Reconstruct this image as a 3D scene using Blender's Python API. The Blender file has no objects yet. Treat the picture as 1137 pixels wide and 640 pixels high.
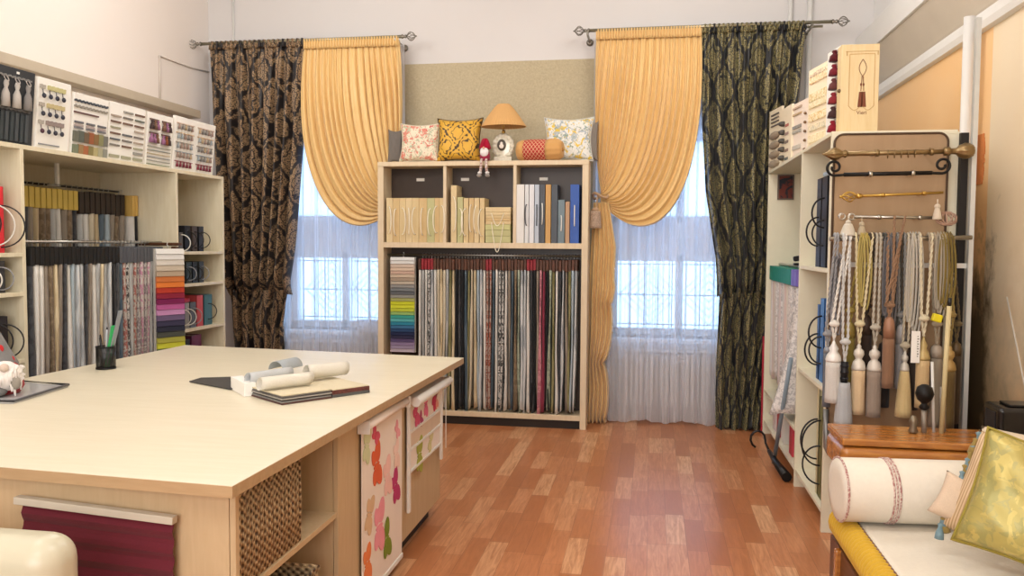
import bpy, bmesh, math, random
from mathutils import Vector, Matrix
random.seed(7)
SC = bpy.context.scene
COL = SC.collection
PI = math.pi
R_ = math.radians

# ------------------------------------------------------------------ camera
CW, CH, CF = 1137.0, 640.0, 909.0
yaw, pitch, roll = R_(9.65), R_(3.04), R_(0.40)
CAM = Vector((0, 0, 1.5))
fw = Vector((-math.sin(yaw)*math.cos(pitch), math.cos(yaw)*math.cos(pitch), -math.sin(pitch)))
rt0 = Vector((math.cos(yaw), math.sin(yaw), 0))
up0 = rt0.cross(fw)
rt = rt0*math.cos(roll) + up0*math.sin(roll)
up = rt.cross(fw)
cam_d = bpy.data.cameras.new('camera')
cam = bpy.data.objects.new('camera', cam_d)
COL.objects.link(cam)
cam_d.sensor_width = 36.0
cam_d.lens = 36.0*CF/CW
cam_d.clip_start = 0.05
cam.matrix_world = Matrix(((rt.x, up.x, -fw.x, CAM.x), (rt.y, up.y, -fw.y, CAM.y), (rt.z, up.z, -fw.z, CAM.z), (0, 0, 0, 1)))
SC.camera = cam

def at(px, py, X=None, Y=None, Z=None):
    """survey: where the sight line through a photo point meets a known plane of the room"""
    d = fw + rt*((px-CW/2)/CF) - up*((py-CH/2)/CF)
    if X is not None: t = (X-CAM.x)/d.x
    elif Y is not None: t = (Y-CAM.y)/d.y
    else: t = (Z-CAM.z)/d.z
    return CAM + d*t

# ------------------------------------------------------------------ exposure, sky, lights
SC.view_settings.view_transform = 'Standard'
SC.view_settings.look = 'None'
SC.view_settings.gamma = 1.0
SC.view_settings.use_curve_mapping = False
SC.view_settings.exposure = 0.0
world = bpy.data.worlds.new('sky'); SC.world = world
world.use_nodes = True
wn = world.node_tree.nodes['Background']
wn.inputs['Color'].default_value = (0.42, 0.66, 1.0, 1)
wn.inputs['Strength'].default_value = 5.0

def area(name, loc, sx, sy, power, col, rot=(0, 0, 0)):
    l = bpy.data.lights.new(name, 'AREA'); l.shape = 'RECTANGLE'; l.size = sx; l.size_y = sy
    l.energy = power; l.color = col
    o = bpy.data.objects.new(name, l); COL.objects.link(o); o.location = loc; o.rotation_euler = rot
    return o
def globe(x, y, power):
    l = bpy.data.lights.new('globe_light', 'POINT'); l.energy = power; l.color = (1.0, 0.983, 0.95); l.shadow_soft_size = 0.30
    o = bpy.data.objects.new('globe_light', l); COL.objects.link(o); o.location = (x, y, 3.45)
for gx_, gy_, gp in ((-2.6, 5.2, 34), (0.2, 5.2, 34), (-2.6, 2.4, 40), (0.1, 2.4, 48), (-1.2, -0.4, 66)): globe(gx_, gy_, gp)
# added fill from the camera side, brightening shelf and bookcase fronts
area('rear_fill_light', (-1.0, -1.9, 1.9), 3.0, 1.7, 95, (0.97, 0.98, 1.0), (R_(90), 0, 0))

# ------------------------------------------------------------------ node helpers
def srgb(c):
    if isinstance(c, str):
        c = tuple(int(c[i:i+2], 16)/255 for i in (0, 2, 4))
    return tuple((v/12.92 if v <= 0.04045 else ((v+0.055)/1.055)**2.4) for v in c) + (1,)

class NT:
    def __init__(s, name):
        s.m = bpy.data.materials.new(name); s.m.use_nodes = True
        s.t = s.m.node_tree; s.b = s.t.nodes['Principled BSDF']; s.out = s.t.nodes['Material Output']
    def n(s, typ, **kw):
        x = s.t.nodes.new(typ)
        for k, v in kw.items():
            if k.startswith('i_'):
                x.inputs[k[2:].replace('_', ' ')].default_value = v
            else: setattr(x, k, v)
        return x
    def l(s, a, b): s.t.links.new(a, b)
    def math(s, op, a, b=None, c=None):
        x = s.t.nodes.new('ShaderNodeMath'); x.operation = op
        for i, v in enumerate((a, b, c)):
            if v is None: continue
            if isinstance(v, (int, float)): x.inputs[i].default_value = v
            else: s.l(v, x.inputs[i])
        return x.outputs[0]
    def ramp(s, fac, stops, interp='LINEAR'):
        x = s.t.nodes.new('ShaderNodeValToRGB'); x.color_ramp.interpolation = interp
        e = x.color_ramp.elements
        while len(e) < len(stops): e.new(0.5)
        for i, (p, c) in enumerate(stops):
            e[i].position = p; e[i].color = srgb(c)
        s.l(fac, x.inputs['Fac']); return x.outputs['Color']
    def mix(s, fac, a, b, blend='MIX'):
        x = s.t.nodes.new('ShaderNodeMix'); x.data_type = 'RGBA'; x.blend_type = blend
        if isinstance(fac, (int, float)): x.inputs[0].default_value = fac
        else: s.l(fac, x.inputs[0])
        for i, v in ((6, a), (7, b)):
            if isinstance(v, (tuple, str)): x.inputs[i].default_value = srgb(v) if isinstance(v, str) else v
            else: s.l(v, x.inputs[i])
        return x.outputs[2]
    def coord(s, kind='Object'): return s.n('ShaderNodeTexCoord').outputs[kind]
    def noise(s, vec, scale, detail=3, rough=0.5, dist=0.0):
        x = s.n('ShaderNodeTexNoise'); x.inputs['Scale'].default_value = scale
        x.inputs['Detail'].default_value = detail; x.inputs['Roughness'].default_value = rough
        x.inputs['Distortion'].default_value = dist
        s.l(vec, x.inputs['Vector']); return x.outputs['Fac']
    def bump(s, h, strength=0.2, dist=0.01):
        x = s.n('ShaderNodeBump'); x.inputs['Strength'].default_value = strength; x.inputs['Distance'].default_value = dist
        s.l(h, x.inputs['Height']); s.l(x.outputs['Normal'], s.b.inputs['Normal'])
    def mapping(s, vec, scale=(1, 1, 1), rot=(0, 0, 0), loc=(0, 0, 0)):
        x = s.n('ShaderNodeMapping'); x.inputs['Scale'].default_value = scale
        x.inputs['Rotation'].default_value = rot; x.inputs['Location'].default_value = loc
        s.l(vec, x.inputs['Vector']); return x.outputs['Vector']

MC = {}
def plain(c, rough=0.6, metal=0.0, var=0.08, nscale=14, bump=0.0, bscale=300, spec=0.4, coat=0.0, stretch=None, sheen=0.0):
    key = (c, rough, metal, var, nscale, bump, bscale, spec, coat, stretch, sheen)
    if key in MC: return MC[key]
    t = NT('surface_' + (c if isinstance(c, str) else 'tone'))
    b = t.b; v = t.coord()
    if stretch: v = t.mapping(v, stretch)
    f = t.noise(v, nscale, 4)
    base = srgb(c)
    lo = tuple(max(0, x*(1-var)) for x in base[:3]) + (1,)
    hi = tuple(min(1, x*(1+var)) for x in base[:3]) + (1,)
    t.l(t.mix(f, lo, hi), b.inputs['Base Color'])
    b.inputs['Roughness'].default_value = rough; b.inputs['Metallic'].default_value = metal
    b.inputs['Specular IOR Level'].default_value = spec; b.inputs['Coat Weight'].default_value = coat
    b.inputs['Sheen Weight'].default_value = sheen
    if bump: t.bump(t.noise(t.coord(), bscale, 2), bump, 0.002)
    MC[key] = t.m; return t.m

def wood(c1, c2, scale=6, rough=0.45, axis='Z', dist=2.0, spec=0.4, coat=0):
    key = ('wood', c1, c2, scale, axis, rough)
    if key in MC: return MC[key]
    t = NT('wood_' + c1); st = {'X': (0.12, 1, 1), 'Y': (1, 0.12, 1), 'Z': (1, 1, 0.12)}[axis]
    v = t.mapping(t.coord(), st)
    f = t.noise(v, scale*3, 5, 0.6, dist); g = t.noise(v, scale*14, 2)
    f2 = t.math('ADD', t.math('MULTIPLY', f, 0.7), t.math('MULTIPLY', g, 0.3))
    t.l(t.ramp(f2, [(0.3, c1), (0.7, c2)]), t.b.inputs['Base Color'])
    t.b.inputs['Roughness'].default_value = rough; t.b.inputs['Specular IOR Level'].default_value = spec
    t.b.inputs['Coat Weight'].default_value = coat; t.b.inputs['Coat Roughness'].default_value = 0.15
    MC[key] = t.m; return t.m

def fabric(c, c2=None, pscale=30, thr=0.5, rough=0.85, stripe=False, dist=0.8):
    key = ('fab', c, c2, pscale, thr, stripe)
    if key in MC: return MC[key]
    t = NT('fabric_' + c); v = t.coord()
    w = t.noise(v, 220, 2)
    base = srgb(c); lo = tuple(x*0.82 for x in base[:3])+(1,)
    colr = t.mix(w, lo, base)
    if c2:
        if stripe:
            v2 = t.mapping(v, (1, 1, 0.15)); f = t.noise(v2, pscale, 2, 0.5, 0)
        else: f = t.noise(v, pscale, 3, 0.55, dist)
        m = t.ramp(f, [(thr-0.03, '000000'), (thr+0.03, 'ffffff')])
        colr = t.mix(m, colr, srgb(c2))
    t.l(colr, t.b.inputs['Base Color']); t.b.inputs['Roughness'].default_value = rough
    t.b.inputs['Sheen Weight'].default_value = 0.15; t.b.inputs['Specular IOR Level'].default_value = 0.2
    t.bump(w, 0.15, 0.002)
    MC[key] = t.m; return t.m

def damask(name, ground, fig, fig2, pu, pv, coord='UV', rough=0.5, lo=0.1, sharp=0.05, metal=0.15, speckle=0.42, spscale=85):
    t = NT(name); v = t.coord(coord)
    nz = t.n('ShaderNodeTexNoise'); nz.inputs['Scale'].default_value = 7/max(pu, .05)*.26; nz.inputs['Detail'].default_value = 3
    t.l(v, nz.inputs['Vector'])
    sub = t.n('ShaderNodeVectorMath', operation='SUBTRACT'); t.l(nz.outputs['Color'], sub.inputs[0]); sub.inputs[1].default_value = (.5, .5, .5)
    sc = t.n('ShaderNodeVectorMath', operation='SCALE'); t.l(sub.outputs[0], sc.inputs[0]); sc.inputs['Scale'].default_value = pu*0.42
    ad = t.n('ShaderNodeVectorMath', operation='ADD'); t.l(v, ad.inputs[0]); t.l(sc.outputs[0], ad.inputs[1])
    s = t.n('ShaderNodeSeparateXYZ'); t.l(ad.outputs[0], s.inputs[0])
    U = t.math('MULTIPLY', s.outputs['X'], 2*PI/pu); V = t.math('MULTIPLY', s.outputs['Y'], 2*PI/pv)
    h = t.math('MULTIPLY', t.math('ADD', t.math('COSINE', U), t.math('COSINE', V)), 0.5)
    h = t.math('ABSOLUTE', h)
    # petals inside every medallion
    U3 = t.math('MULTIPLY', U, 4); V3 = t.math('MULTIPLY', V, 5)
    pet = t.math('MULTIPLY', t.math('MULTIPLY', t.math('SINE', U3), t.math('SINE', V3)), 0.12)
    h = t.math('ADD', h, pet)
    m = t.ramp(h, [(max(lo-sharp, 0), '000000'), (lo+sharp, 'ffffff'), (0.50, 'ffffff'), (0.55, '000000'), (0.62, '000000'), (0.67, 'ffffff')])
    sp = t.noise(v, spscale, 3, 0.6)
    spm = t.ramp(sp, [(speckle-0.05, '000000'), (speckle+0.05, 'ffffff')])
    mm = t.mix(1.0, m, spm, 'MULTIPLY')
    fcol = t.mix(t.noise(v, 9, 2), srgb(fig), srgb(fig2))
    t.l(t.mix(mm, srgb(ground), fcol), t.b.inputs['Base Color'])
    t.b.inputs['Roughness'].default_value = rough; t.b.inputs['Metallic'].default_value = metal
    t.b.inputs['Sheen Weight'].default_value = 0.1
    return t.m

def floral(name, base, c1, c2, c3, scale=9):
    t = NT(name); v = t.coord()
    a = t.noise(v, scale, 2, 0.5, 1.5); b = t.noise(t.mapping(v, loc=(3, 5, 1)), scale*1.3, 2, 0.5, 2.0); c = t.noise(t.mapping(v, loc=(9, 1, 4)), scale*2.4, 3, 0.6, 1.0)
    k = t.mix(t.ramp(a, [(0.54, '000000'), (0.57, 'ffffff')]), srgb(base), srgb(c1))
    k = t.mix(t.ramp(b, [(0.57, '000000'), (0.6, 'ffffff')]), k, srgb(c2))
    k = t.mix(t.ramp(c, [(0.58, '000000'), (0.62, 'ffffff')]), k, srgb(c3))
    t.l(k, t.b.inputs['Base Color']); t.b.inputs['Roughness'].default_value = 0.85
    return t.m

# ------------------------------------------------------------------ mesh helpers
def nb(): return bmesh.new()
def box(bm, x0, x1, y0, y1, z0, z1, M=None, mi=0):
    vs = [bm.verts.new((x, y, z)) for x in (x0, x1) for y in (y0, y1) for z in (z0, z1)]
    F = [(0, 1, 3, 2), (4, 6, 7, 5), (0, 4, 5, 1), (2, 3, 7, 6), (0, 2, 6, 4), (1, 5, 7, 3)]
    fs = [bm.faces.new([vs[i] for i in f]) for f in F]
    for f in fs: f.material_index = mi
    if M is not None:
        for v in vs: v.co = M @ v.co
    return vs
def quadprism(bm, pts, z0, z1):
    """footprint polygon pulled up between two heights"""
    a = [bm.verts.new((p[0], p[1], z0)) for p in pts]; b = [bm.verts.new((p[0], p[1], z1)) for p in pts]
    n = len(pts)
    bm.faces.new(a[::-1]); bm.faces.new(b)
    for i in range(n): bm.faces.new((a[i], a[(i+1) % n], b[(i+1) % n], b[i]))
def tube(bm, pts, r, seg=8, closed=False, caps=True, smooth=True):
    pts = [Vector(p) for p in pts]; n = len(pts); rings = []
    rad = r if callable(r) else (lambda t: r)
    prev = None
    for i, p in enumerate(pts):
        a = pts[(i-1) % n] if (closed or i > 0) else p; b = pts[(i+1) % n] if (closed or i < n-1) else p
        d = (b-a)
        d = d.normalized() if d.length > 1e-9 else Vector((0, 0, 1))
        if prev is None:
            q = Vector((0, 0, 1)) if abs(d.z) < 0.9 else Vector((1, 0, 0))
            x = d.cross(q).normalized()
        else:
            x = (prev - d*prev.dot(d))
            x = x.normalized() if x.length > 1e-6 else d.orthogonal().normalized()
        prev = x; y = d.cross(x)
        rr = rad(i/max(1, n-1))
        rings.append([bm.verts.new(p + x*(rr*math.cos(2*PI*k/seg)) + y*(rr*math.sin(2*PI*k/seg))) for k in range(seg)])
    m = n if closed else n-1
    for i in range(m):
        A = rings[i]; B = rings[(i+1) % n]
        for k in range(seg):
            f = bm.faces.new((A[k], A[(k+1) % seg], B[(k+1) % seg], B[k])); f.smooth = smooth
    if not closed and caps:
        bm.faces.new(rings[0][::-1]); bm.faces.new(rings[-1])
def lathe(bm, prof, M=None, seg=20, smooth=True, flute=0, famp=0.0, mi=0):
    """profile [(radius, height)] spun about Z; flutes ripple the radius"""
    M = M or Matrix()
    rings = []
    for r, z in prof:
        if r < 1e-5: rings.append([bm.verts.new(M @ Vector((0, 0, z)))])
        else:
            rings.append([bm.verts.new(M @ Vector((r*(1+famp*math.cos(flute*2*PI*k/seg))*math.cos(2*PI*k/seg), r*(1+famp*math.cos(flute*2*PI*k/seg))*math.sin(2*PI*k/seg), z))) for k in range(seg)])
    for A, B in zip(rings, rings[1:]):
        if len(A) == 1 and len(B) == 1: continue
        for k in range(seg):
            if len(A) == 1: f = bm.faces.new((A[0], B[(k+1) % seg], B[k]))
            elif len(B) == 1: f = bm.faces.new((A[k], A[(k+1) % seg], B[0]))
            else: f = bm.faces.new((A[k], A[(k+1) % seg], B[(k+1) % seg], B[k]))
            f.smooth = smooth; f.material_index = mi
    if len(rings[0]) > 1: bm.faces.new(rings[0][::-1])
    if len(rings[-1]) > 1: bm.faces.new(rings[-1])
def ball(bm, c, r, sc=(1, 1, 1), seg=14, M=None):
    n = 8
    prof = [(r*math.sin(PI*i/n), -r*math.cos(PI*i/n)) for i in range(n+1)]
    T = Matrix.Translation(c) @ (M or Matrix()) @ Matrix.Diagonal((*sc, 1))
    lathe(bm, prof, T, seg)
def grid(bm, fn, nu, nv, uvs=None, mi=0):
    uvl = bm.loops.layers.uv.verify() if uvs else None
    V = [[bm.verts.new(fn(i/nu, j/nv)) for j in range(nv+1)] for i in range(nu+1)]
    for i in range(nu):
        for j in range(nv):
            f = bm.faces.new((V[i][j], V[i+1][j], V[i+1][j+1], V[i][j+1])); f.smooth = True; f.material_index = mi
            if uvs:
                for lp, (a, b) in zip(f.loops, ((i, j), (i+1, j), (i+1, j+1), (i, j+1))):
                    lp[uvl].uv = uvs(a/nu, b/nv)
    return V
def rotmat(origin, xdir, zdir=(0, 0, 1)):
    x = Vector(xdir).normalized(); z = Vector(zdir); y = z.cross(x).normalized(); z = x.cross(y).normalized()
    return Matrix(((x.x, y.x, z.x, origin[0]), (x.y, y.y, z.y, origin[1]), (x.z, y.z, z.z, origin[2]), (0, 0, 0, 1)))
def align(a, b):
    """matrix taking local Z onto the line a->b, origin a"""
    a = Vector(a); b = Vector(b); d = (b-a).normalized()
    return Matrix.Translation(a) @ d.to_track_quat('Z', 'Y').to_matrix().to_4x4()

WM = {}
def link(name, bm, mats, parent=None, bevel=0, solid=0, sub=0, world=True, seg=2):
    if seg >= 4:
        for f_ in bm.faces: f_.smooth = True
    bmesh.ops.recalc_face_normals(bm, faces=bm.faces[:]) if not solid else None
    if parent is not None and world: bm.transform(WM[parent.name].inverted())
    me = bpy.data.meshes.new(name); bm.to_mesh(me); bm.free()
    for m in (mats if isinstance(mats, (list, tuple)) else [mats]): me.materials.append(m)
    o = bpy.data.objects.new(name, me); COL.objects.link(o)
    if parent is not None:
        o.parent = parent; WM[o.name] = WM[parent.name].copy()
    else: WM[o.name] = Matrix()
    if sub:
        s = o.modifiers.new('sub', 'SUBSURF'); s.levels = sub; s.render_levels = sub
    if solid:
        s = o.modifiers.new('solid', 'SOLIDIFY'); s.thickness = solid; s.offset = 0
    if bevel:
        s = o.modifiers.new('bevel', 'BEVEL'); s.width = bevel; s.segments = seg; s.limit_method = 'ANGLE'; s.angle_limit = R_(40); s.harden_normals = seg >= 4
    return o
def thing(name, label, cat, loc=(0, 0, 0), rotz=0, group=None):
    o = bpy.data.objects.new(name, None); o.empty_display_size = 0.05; COL.objects.link(o)
    o.location = loc; o.rotation_euler = (0, 0, rotz)
    o['label'] = label; o['category'] = cat
    if group: o['group'] = group
    WM[o.name] = Matrix.Translation(Vector(loc)) @ Matrix.Rotation(rotz, 4, 'Z')
    return o
def tag(o, label, cat, group=None):
    o['label'] = label; o['category'] = cat
    if group: o['group'] = group
    return o
def single(name, bm, mats, label, cat, group=None, **kw):
    """one-mesh thing, origin put at the base of its bounds"""
    xs = [v.co for v in bm.verts]
    c = Vector(((min(v.x for v in xs)+max(v.x for v in xs))/2, (min(v.y for v in xs)+max(v.y for v in xs))/2, min(v.z for v in xs)))
    bm.transform(Matrix.Translation(-c))
    o = link(name, bm, mats, None, **kw); o.location = c
    WM[o.name] = Matrix.Translation(c)
    return tag(o, label, cat, group)
def struct(name, bm, mats, **kw):
    o = link(name, bm, mats, None, **kw); o['kind'] = 'structure'; return o
ONES = 'first second third fourth fifth sixth seventh eighth ninth tenth eleventh twelfth thirteenth fourteenth fifteenth sixteenth seventeenth eighteenth nineteenth'.split()
TENS = {2: ('twentieth', 'twenty'), 3: ('thirtieth', 'thirty'), 4: ('fortieth', 'forty'), 5: ('fiftieth', 'fifty')}
def nth(i):
    n = i+1
    if n < 20: return ONES[n-1]
    a, b = divmod(n, 10)
    return TENS[a][0] if b == 0 else TENS[a][1] + '-' + ONES[b-1]

# ------------------------------------------------------------------ shared materials
birch = wood('d9cdae', 'e5dcc3', 5, 0.5)
birch_in = wood('d2c6a8', 'ddd3ba', 5, 0.55)
top_mat = wood('e0d6bc', 'e8dfc8', 5, 0.36, 'X', 1.0)
edge_mat = wood('ab8c66', 'b99b75', 6, 0.5, 'X')
cabinet_mat = wood('bea27c', 'cab08a', 5, 0.5)
cream_board = plain('e6dfc6', 0.5, var=0.04)
white_card = plain('eeebe4', 0.7, var=0.03)
steel = plain('b9b6ae', 0.28, 1.0, 0.05)
dark_steel = plain('3a3734', 0.35, 0.9, 0.05)
brass = plain('b89550', 0.3, 1.0, 0.06)
bronze = plain('6e5f4a', 0.4, 0.9, 0.1)
black_iron = plain('1d1b1a', 0.45, 0.5, 0.1)
black_plastic = plain('141416', 0.35, 0.0, 0.1)
white_plastic = plain('e4e0d8', 0.4, var=0.03)
white_paint = plain('e6e4e0', 0.45, var=0.03)

# ================================================================== SETTING
XL, XR, YB, YF, ZC = -4.1, 1.75, 7.15, -2.0, 3.9
# floor: laminate strips running towards the windows
t = NT('laminate'); v = t.coord(); s = t.n('ShaderNodeSeparateXYZ'); t.l(v, s.inputs[0])
sw, sl = 0.098, 0.46
row = t.math('FLOOR', t.math('DIVIDE', s.outputs['X'], sw))
wr = t.n('ShaderNodeTexWhiteNoise', noise_dimensions='1D'); t.l(row, wr.inputs['W'])
yy = t.math('ADD', t.math('DIVIDE', s.outputs['Y'], sl), t.math('MULTIPLY', wr.outputs['Value'], 7.0))
colm = t.math('FLOOR', yy)
cb = t.n('ShaderNodeCombineXYZ'); t.l(row, cb.inputs[0]); t.l(colm, cb.inputs[1])
wn2 = t.n('ShaderNodeTexWhiteNoise', noise_dimensions='3D'); t.l(cb.outputs[0], wn2.inputs['Vector'])
base = t.ramp(wn2.outputs['Value'], [(0.0, 'b06e44'), (0.35, 'c07c50'), (0.7, 'd09064'), (1.0, 'e2b084')])
g = t.noise(t.mapping(v, (9, 0.8, 1)), 6, 5, 0.6, 1.0)
base = t.mix(t.ramp(g, [(0.35, '000000'), (0.8, 'ffffff')]), base, srgb('a8683e'))
mixn = t.t.nodes[-1]
fr = t.math('FRACT', t.math('DIVIDE', s.outputs['X'], sw)); fy = t.math('FRACT', yy)
seam = t.math('MAXIMUM', t.math('LESS_THAN', fr, 0.022), t.math('LESS_THAN', fy, 0.006))
base = t.mix(t.math('MULTIPLY', seam, 0.45), base, srgb('5a2f1a'))
t.l(base, t.b.inputs['Base Color']); t.b.inputs['Roughness'].default_value = 0.3; t.b.inputs['Specular IOR Level'].default_value = 0.45
bm = nb(); box(bm, XL-0.1, XR+0.1, YF, YB+0.6, -0.1, 0); struct('floor', bm, t.m)

wall_white = plain('efedea', 0.8, var=0.03, nscale=1.5, bump=0.05, bscale=60)
wall_pink = plain('f3e9e1', 0.8, var=0.05, nscale=0.8, bump=0.05, bscale=60)
bm = nb(); box(bm, XL-0.1, XR+0.1, YF, YB+0.6, ZC, ZC+0.1); struct('ceiling', bm, wall_white)
bm = nb(); box(bm, XL-0.1, XL, YF, YB, 0, ZC); struct('wall_left', bm, wall_pink)
bm = nb(); box(bm, XL-0.1, XR+0.1, YF-0.1, YF, 0, ZC); struct('wall_front', bm, wall_white)
# back wall pierced by the two windows
WIN = [(-3.42, -2.32), (-0.36, 0.86)]; WZ0, WZ1 = 0.70, 2.48
bm = nb()
xs = [XL-0.1, WIN[0][0], WIN[0][1], WIN[1][0], WIN[1][1], XR+0.1]
for i in (0, 2, 4): box(bm, xs[i], xs[i+1], YB, YB+0.5, 0, ZC)
for a, b in WIN:
    box(bm, a, b, YB, YB+0.5, 0, WZ0); box(bm, a, b, YB, YB+0.5, WZ1, ZC)
struct('wall_back', bm, plain('dcd8d6', 0.8, var=0.03, nscale=1.5, bump=0.05, bscale=60))
# embossed wallpaper panel between the curtains
t = NT('wallpaper'); v = t.coord(); f = t.noise(v, 60, 4, 0.7, 0.6)
t.l(t.ramp(f, [(0.3, 'b0a183'), (0.7, 'c6b897')]), t.b.inputs['Base Color']); t.b.inputs['Roughness'].default_value = 0.65; t.bump(f, 0.5, 0.003)
bm = nb(); box(bm, -2.3, -0.38, YB-0.012, YB, 0, 3.10); struct('trim_1', bm, t.m)
# left ledge
bm = nb(); box(bm, XL, XL+0.13, YF, 6.78, 2.60, 2.67); struct('trim_2', bm, plain('bfb19d', 0.7, var=0.05), bevel=0.006)

# right wall with the painted mural
t = NT('mural'); v = t.coord(); s = t.n('ShaderNodeSeparateXYZ'); t.l(v, s.inputs[0])
n1 = t.noise(v, 1.7, 5, 0.6, 0.6); n2 = t.noise(v, 7, 5, 0.65, 0.4)
upc = t.mix(n1, srgb('f0d8b2'), srgb('eee0c8'))
# left panel (behind the pipe) is a stronger apricot
lp = t.math('GREATER_THAN', s.outputs['Y'], 4.72)
upc = t.mix(lp, upc, t.mix(n1, srgb('f6c486'), srgb('f2cc9c')))
lowc = t.ramp(n2, [(0.3, 'ab9470'), (0.5, 'c8ac84'), (0.7, 'dcba8e')])
hh = t.math('ADD', s.outputs['Z'], t.math('MULTIPLY', t.math('SUBTRACT', n1, 0.5), 0.9))
colr = t.mix(t.ramp(t.math('MULTIPLY', hh, 0.4), [(0.28, '000000'), (0.56, 'ffffff')]), lowc, upc)
dn = t.noise(t.mapping(v, (1, 1, 0.6)), 9, 5, 0.7, 0.3)
yb_ = t.math('MULTIPLY', t.math('SUBTRACT', 4.72, s.outputs['Y']), 3.2)       # a dark painted tree by the pipe
zt = t.math('MULTIPLY', t.math('SUBTRACT', 1.5, s.outputs['Z']), 0.8)
tr = t.math('ADD', t.math('MINIMUM', t.math('SUBTRACT', 0.75, yb_), t.math('ADD', zt, 0.42)), t.math('SUBTRACT', dn, 0.5))
colr = t.mix(t.ramp(tr, [(0.36, '000000'), (0.72, 'ffffff')]), colr, srgb('66543a'))
t.l(colr, t.b.inputs['Base Color']); t.b.inputs['Roughness'].default_value = 0.6; t.bump(n2, 0.1, 0.01)
bm = nb(); box(bm, XR, XR+0.1, YF, YB, 0, 2.66); struct('wall_right', bm, t.m)
bm = nb(); box(bm, XR, XR+0.1, YF, YB, 2.66, ZC); struct('wall_upper', bm, wall_white)
bm = nb()
pf = [(XR, 2.66), (XR-0.035, 2.665), (XR-0.045, 2.70), (XR-0.03, 2.76), (XR, 2.78)]
for A, B in zip(pf, pf[1:]): pass
a = [bm.verts.new((x, YF, z)) for x, z in pf]; b = [bm.verts.new((x, YB, z)) for x, z in pf]
for i in range(len(pf)-1): bm.faces.new((a[i], a[i+1], b[i+1], b[i]))
bm.faces.new(a); bm.faces.new(b); struct('trim_3', bm, white_paint)
bm = nb()
a = [bm.verts.new((x, YF, z)) for x, z in ((XR, 2.78), (XR-0.01, 2.79), (XR-0.12, 3.0), (XR, 3.0))]
b = [bm.verts.new((x, YB, z)) for x, z in ((XR, 2.78), (XR-0.01, 2.79), (XR-0.12, 3.0), (XR, 3.0))]
for i in range(3): bm.faces.new((a[i], a[i+1], b[i+1], b[i]))
struct('trim_4', bm, plain('cbbfae', 0.7, var=0.12, nscale=3))
bm = nb(); box(bm, XR-0.14, XR, YF, YB, 3.0, 3.19); struct('trim_5', bm, white_paint, bevel=0.004)

# windows: white frames, clear lower light, frosted upper light, wide mid panel, iron grille outside
t = NT('window_glass'); t.b.inputs['Base Color'].default_value = (0.9, 0.96, 1, 1); t.b.inputs['Roughness'].default_value = 0.02
tr_ = t.n('ShaderNodeBsdfTransparent'); tr_.inputs['Color'].default_value = (0.93, 0.97, 1, 1)
gl = t.n('ShaderNodeBsdfGlossy'); gl.inputs['Roughness'].default_value = 0.03
mx = t.n('ShaderNodeMixShader'); mx.inputs[0].default_value = 0.06
t.l(tr_.outputs[0], mx.inputs[1]); t.l(gl.outputs[0], mx.inputs[2]); t.l(mx.outputs[0], t.out.inputs['Surface']); glass = t.m
t = NT('frosted_pane'); tl = t.n('ShaderNodeBsdfTranslucent'); tl.inputs['Color'].default_value = (0.92, 0.93, 0.97, 1)
t.l(tl.outputs[0], t.out.inputs['Surface']); frosted = t.m
panel_mat = plain('ddd3cc', 0.6, var=0.03)
for wi, (a, b) in enumerate(WIN):
    root = bpy.data.objects.new('window_%d' % (wi+1), None); COL.objects.link(root); root['kind'] = 'structure'
    root.location = ((a+b)/2, YB+0.3, WZ0); WM[root.name] = Matrix.Translation(root.location)
    y0, y1 = YB+0.27, YB+0.33
    bm = nb()
    for x in (a, b-0.06, (a+b)/2-0.035): box(bm, x, x+0.06, y0, y1, WZ0, WZ1)
    for z in (WZ0, 1.36, 1.70, WZ1-0.06): box(bm, a, b, y0, y1, z, z+0.06)
    link('window_frame', bm, white_paint, root, bevel=0.004)
    for xa, xb in ((a+0.06, (a+b)/2-0.035), ((a+b)/2+0.025, b-0.06)):
        bm = nb(); box(bm, xa, xb, YB+0.295, YB+0.303, WZ0+0.06, 1.36); link('lower_pane', bm, glass, root)
        bm = nb(); box(bm, xa, xb, YB+0.295, YB+0.303, 1.76, WZ1-0.06); link('frosted_pane', bm, frosted, root)
    bm = nb(); box(bm, a+0.03, b-0.03, YB+0.28, YB+0.31, 1.42, 1.70); link('mid_panel', bm, panel_mat, root)
    bm = nb(); box(bm, a, b, YB-0.06, YB+0.27, WZ0-0.035, WZ0+0.0); link('window_sill', bm, white_paint, root, bevel=0.006)
    bm = nb()
    n = 9
    for k in range(n+1):
        x = a+0.05+(b-a-0.1)*k/n; tube(bm, [(x, YB+0.44, WZ0), (x, YB+0.44, 1.45)], 0.006, 6)
    for z in (0.78, 1.05, 1.33): tube(bm, [(a, YB+0.44, z), (b, YB+0.44, z)], 0.006, 6)
    cx = (a+b)/2
    for d in (0.06, 0.13, 0.2, 0.27):
        for k, cxx in enumerate((a+0.34, b-0.34)):
            tube(bm, [(cxx-d, YB+0.445, 1.05), (cxx, YB+0.445, 1.05+d), (cxx+d, YB+0.445, 1.05), (cxx, YB+0.445, 1.05-d)], 0.005, 5, closed=True)
    link('iron_grille', bm, plain('55606c', 0.5, 0.6), root)

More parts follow.
